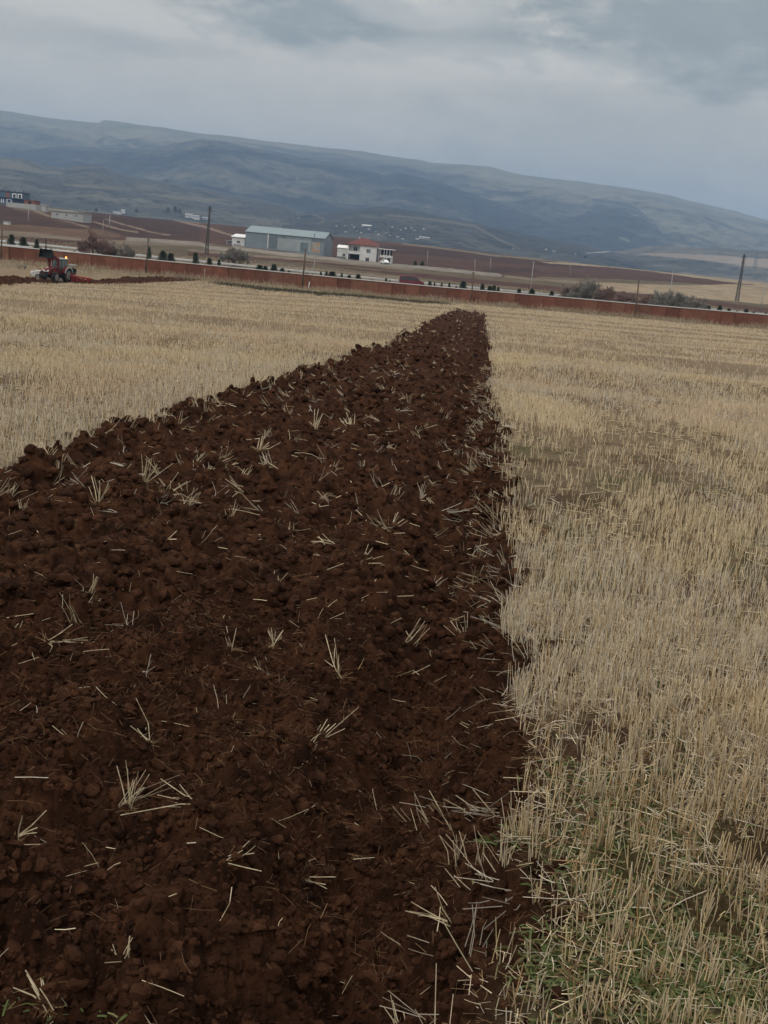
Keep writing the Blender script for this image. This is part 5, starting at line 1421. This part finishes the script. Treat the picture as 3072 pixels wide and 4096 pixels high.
for sg in (-1, 1):
    pts = [(1.15 + 1.0 * math.cos(a), .86 + 1.0 * math.sin(a)) for a in np.linspace(math.radians(20), math.radians(165), 10)]
    ins = [(1.15 + .94 * math.cos(a), .86 + .94 * math.sin(a)) for a in np.linspace(math.radians(165), math.radians(20), 10)]
    f_ = MB().prism_x(pts + ins, *sorted((sg * .55, sg * 1.2))).build('fender', M_RED, t)
    p2 = [(1.15 + 1.02 * math.cos(a), .86 + 1.02 * math.sin(a)) for a in np.linspace(math.radians(15), math.radians(165), 10)]
    i2 = [(1.15 + .86 * math.cos(a), .86 + .86 * math.sin(a)) for a in np.linspace(math.radians(165), math.radians(15), 10)]
    MB().prism_x(p2 + i2, *sorted((sg * 1.2 + sg * .002, sg * 1.27))).build('fender_rim', M_GREYP, f_)
    fi = [(1.15 + .84 * math.cos(a), .86 + .84 * math.sin(a)) for a in np.linspace(math.radians(10), math.radians(170), 12)]
    MB().prism_x(fi + [(.5, .7), (1.6, .7)], *sorted((sg * .56, sg * .63))).build('mudguard', M_RED, f_)
MB().bar((.5, -.2, 1.6), (.5, -.2, 2.5), .05, None, 8).build('exhaust', M_BLACK, t)
for sg in (-1, 1):
    part('loader_post', M_RED, t, (sg * .62 - .09, sg * .62 + .09, -.55, -.3, .8, 2.75))
    a = MB()
    for p, q in (((sg * .62, -.42, 2.3), (sg * .62, -1.1, 3.0)), ((sg * .62, -1.1, 3.0), (sg * .62, -1.9, 3.05))):
        d = Vector(q) - Vector(p); a.bar(p, q, .11, .1, 6)
    a.build('loader_arm', M_RED, t)
    MB().bar((sg * .62, -.45, 1.5), (sg * .62, -1.3, 2.9), .05, .035, 8).build('loader_ram', M_RIM, t)
part('loader_cross_tube', M_RED, t, (-.62, .62, -1.5, -1.35, 2.92, 3.06)); part('loader_bridge', M_RED, t, (-.7, .7, -.52, -.3, 2.55, 2.85))
bk = MB(); pr = [(-2.8, 2.75), (-2.85, 3.35), (-3.1, 3.75), (-3.25, 3.72), (-2.98, 3.3), (-2.95, 2.9), (-3.6, 2.85), (-3.6, 2.76)]
bk.prism_x(pr, -1.0, 1.0)
for sx in (-1.0, .96): bk.prism_x([(-2.8, 2.75), (-3.6, 2.76), (-3.25, 3.72), (-2.85, 3.35)], sx, sx + .04)
bk.v = [(x * .85, y + 1.0, z) for x, y, z in bk.v]
bk.build('bucket', M_BLACK, t)
tn = MB(); tn.bar((-.2, -2.95, 3.5), (-.15, -3.0, 5.0), .10, .035, 6); tn.bar((.5, -2.95, 3.5), (.62, -3.1, 4.0), .07, .03, 6); tn.bar((-.7, -2.95, 3.5), (-.85, -3.1, 3.95), .07, .03, 6)
tn.v = [(x, y + 1.0, z) for x, y, z in tn.v]
tn.build('grab_tine', M_BLACK, t)
MB().bar((-.5, -1.9, 1.1), (-2.3, -2.2, 2.35), .06, .04, 6).build('side_boom', M_BRICK, t)
rk = part('rear_rack', M_GREYP, t, (.35, 1.5, 1.6, 2.6, 2.02, 2.12), bevel=.02)
for q in ((.4, 1.7), (1.43, 1.7), (.4, 2.5), (1.43, 2.5)): MB().bar((q[0], q[1], .95), (q[0], q[1], 2.02), .025, None, 6).build('rack_leg', M_BLACK, rk)

# ------------------------------------------------------------------ plough behind it
PP = hit(300, 1130, 60)
t = thing('plough', 'orange red mounted plough lying on the furrow behind the tractor', 'plough', (PP[0], PP[1], PP[2] + .1), math.radians(-8))
fr_ = MB(); fr_.bar((-.7, .3, .62), (2.0, -.1, .5), .09, .08, 8); fr_.bar((-.7, .3, .62), (-.9, .4, .3), .07, None, 6); fr_.bar((-.4, .0, .6), (1.2, .35, .55), .06, None, 6); fr_.box(-.8, -.3, .1, .6, .3, .75)
fr_.build('frame', M_ORED, t)
for i in range(4):
    x = -.4 + i * .65
    s_ = MB(); s_.bar((x, .2 - i * .08, .55), (x + .1, .15 - i * .08, .1), .05, None, 6)
    s_.build('share_leg', M_ORED, t)
    vs = []
    for u_ in range(5):
        for w_ in range(4):
            a = u_ / 4; b = w_ / 3; vs.append((x - .1 + .5 * a, .05 - i * .08 - .28 * math.sin(a * 1.3) * b, -.05 + .5 * b + .04 * a))
    fs_ = [(u_ * 4 + w_, u_ * 4 + w_ + 1, (u_ + 1) * 4 + w_ + 1, (u_ + 1) * 4 + w_) for u_ in range(4) for w_ in range(3)]
    o = MB().add(vs, fs_).build('mouldboard', M_ORED, t); sm_ = o.modifiers.new('thick', 'SOLIDIFY'); sm_.thickness = .03
MB().disc((1.75, -.2, .22), (0, 1, 0), [(-.05, .1), (-.06, .24), (.06, .24), (.05, .1)], 16).build('depth_wheel', M_TYRE, t)

# ------------------------------------------------------------------ the person behind the tractor
QP = hit(294, 1126, 60); qy = QP[1] + 1.0; QP = at_depth(294, 1114, qy); qz = gz(QP[0], qy)
t = thing('person', 'person in dark clothes standing behind the tractor beside the plough', 'person', (QP[0], qy, qz), math.radians(10))
J = {'pel': ((0, 0, .93), .125), 'bel': ((0, -.01, 1.08), .125), 'chest': ((0, -.02, 1.28), .15), 'neck0': ((0, -.03, 1.46), .07), 'neck': ((0, -.05, 1.53), .055), 'head0': ((0, -.07, 1.60), .085), 'head1': ((0, -.08, 1.70), .095), 'top': ((0, -.07, 1.77), .055),
     'nose': ((0, -.19, 1.64), .018)}
E = [('pel', 'bel'), ('bel', 'chest'), ('chest', 'neck0'), ('neck0', 'neck'), ('neck', 'head0'), ('head0', 'head1'), ('head1', 'top'), ('head0', 'nose')]
for sg, nm_ in ((-1, 'l'), (1, 'r')):
    J.update({'hip' + nm_: ((sg * .10, 0, .88), .10), 'knee' + nm_: ((sg * .13, -.03, .48), .065), 'ank' + nm_: ((sg * .14, .02, .09), .045), 'toe' + nm_: ((sg * .16, -.16, .04), .035),
              'sho' + nm_: ((sg * .19, -.02, 1.40), .065), 'elb' + nm_: ((sg * .27, .0, 1.12), .048), 'wri' + nm_: ((sg * .24, -.14, .92), .032), 'palm' + nm_: ((sg * .23, -.18, .86), .030)})
    E += [('pel', 'hip' + nm_), ('hip' + nm_, 'knee' + nm_), ('knee' + nm_, 'ank' + nm_), ('ank' + nm_, 'toe' + nm_), ('chest', 'sho' + nm_), ('sho' + nm_, 'elb' + nm_), ('elb' + nm_, 'wri' + nm_), ('wri' + nm_, 'palm' + nm_)]
    for fi_ in range(5):
        fx_ = (fi_ - 1.5) * .018; key = 'f%d%s' % (fi_, nm_)
        if fi_ == 4: J[key] = ((sg * .19, -.21, .83), .009)
        else: J[key] = ((sg * .235 + fx_ * .6, -.20 - .01 * fi_, .775 + .006 * abs(fi_ - 1)), .008)
        E.append(('palm' + nm_, key))
names_ = list(J); me = bpy.data.meshes.new('body'); me.from_pydata([J[n][0] for n in names_], [(names_.index(a), names_.index(b)) for a, b in E], [])
body = bpy.data.objects.new('body', me); C.objects.link(body); body.parent = t
sk = body.modifiers.new('skin', 'SKIN')
for i, n in enumerate(names_):
    me.skin_vertices[0].data[i].radius = (J[n][1], J[n][1] * (.8 if n in ('chest', 'bel', 'pel') else 1)); me.skin_vertices[0].data[i].use_root = (n == 'pel')
sb = body.modifiers.new('sub', 'SUBSURF'); sb.levels = 2; sb.render_levels = 2
me.materials.append(M_SKIN)
def garment(name, segs, grow, m):
    mb = MB()
    for a, b in segs:
        mb.bar(J[a][0], J[b][0], J[a][1] + grow, J[b][1] + grow, 14)
    o = mb.build(name, m, t, smooth=True)
    rm = o.modifiers.new('remesh', 'REMESH'); rm.mode = 'VOXEL'; rm.voxel_size = .022
    s2_ = o.modifiers.new('smooth', 'SMOOTH'); s2_.iterations = 4
    return o
garment('jacket', [('pel', 'bel'), ('bel', 'chest'), ('chest', 'neck0')] + [p for n in 'lr' for p in (('chest', 'sho' + n), ('sho' + n, 'elb' + n), ('elb' + n, 'wri' + n))], .035, M_CLOTH)
garment('trousers', [p for n in 'lr' for p in (('pel', 'hip' + n), ('hip' + n, 'knee' + n), ('knee' + n, 'ank' + n))], .028, M_CLOTH)
for n in 'lr': garment('boot', [('ank' + n, 'toe' + n)], .022, M_BLACK)
hv, hf = ico(3); hv = hv * np.array([.108, .122, .115]) + np.array([0, -.055, 1.715]); keepf = [q for q in hf.tolist() if np.mean(hv[q, 2]) > 1.67 and not (np.mean(hv[q, 1]) < -.12 and np.mean(hv[q, 2]) < 1.76)]
MB().add([tuple(p) for p in hv], [tuple(q) for q in keepf]).build('hair', M_HAIR, t, smooth=True)
for sg in (-1, 1):
    MB().disc((sg * .035, -.165, 1.675), (0, -1, 0), [(0, .012), (.008, .006)], 8).build('eye', M_BLACK, t)
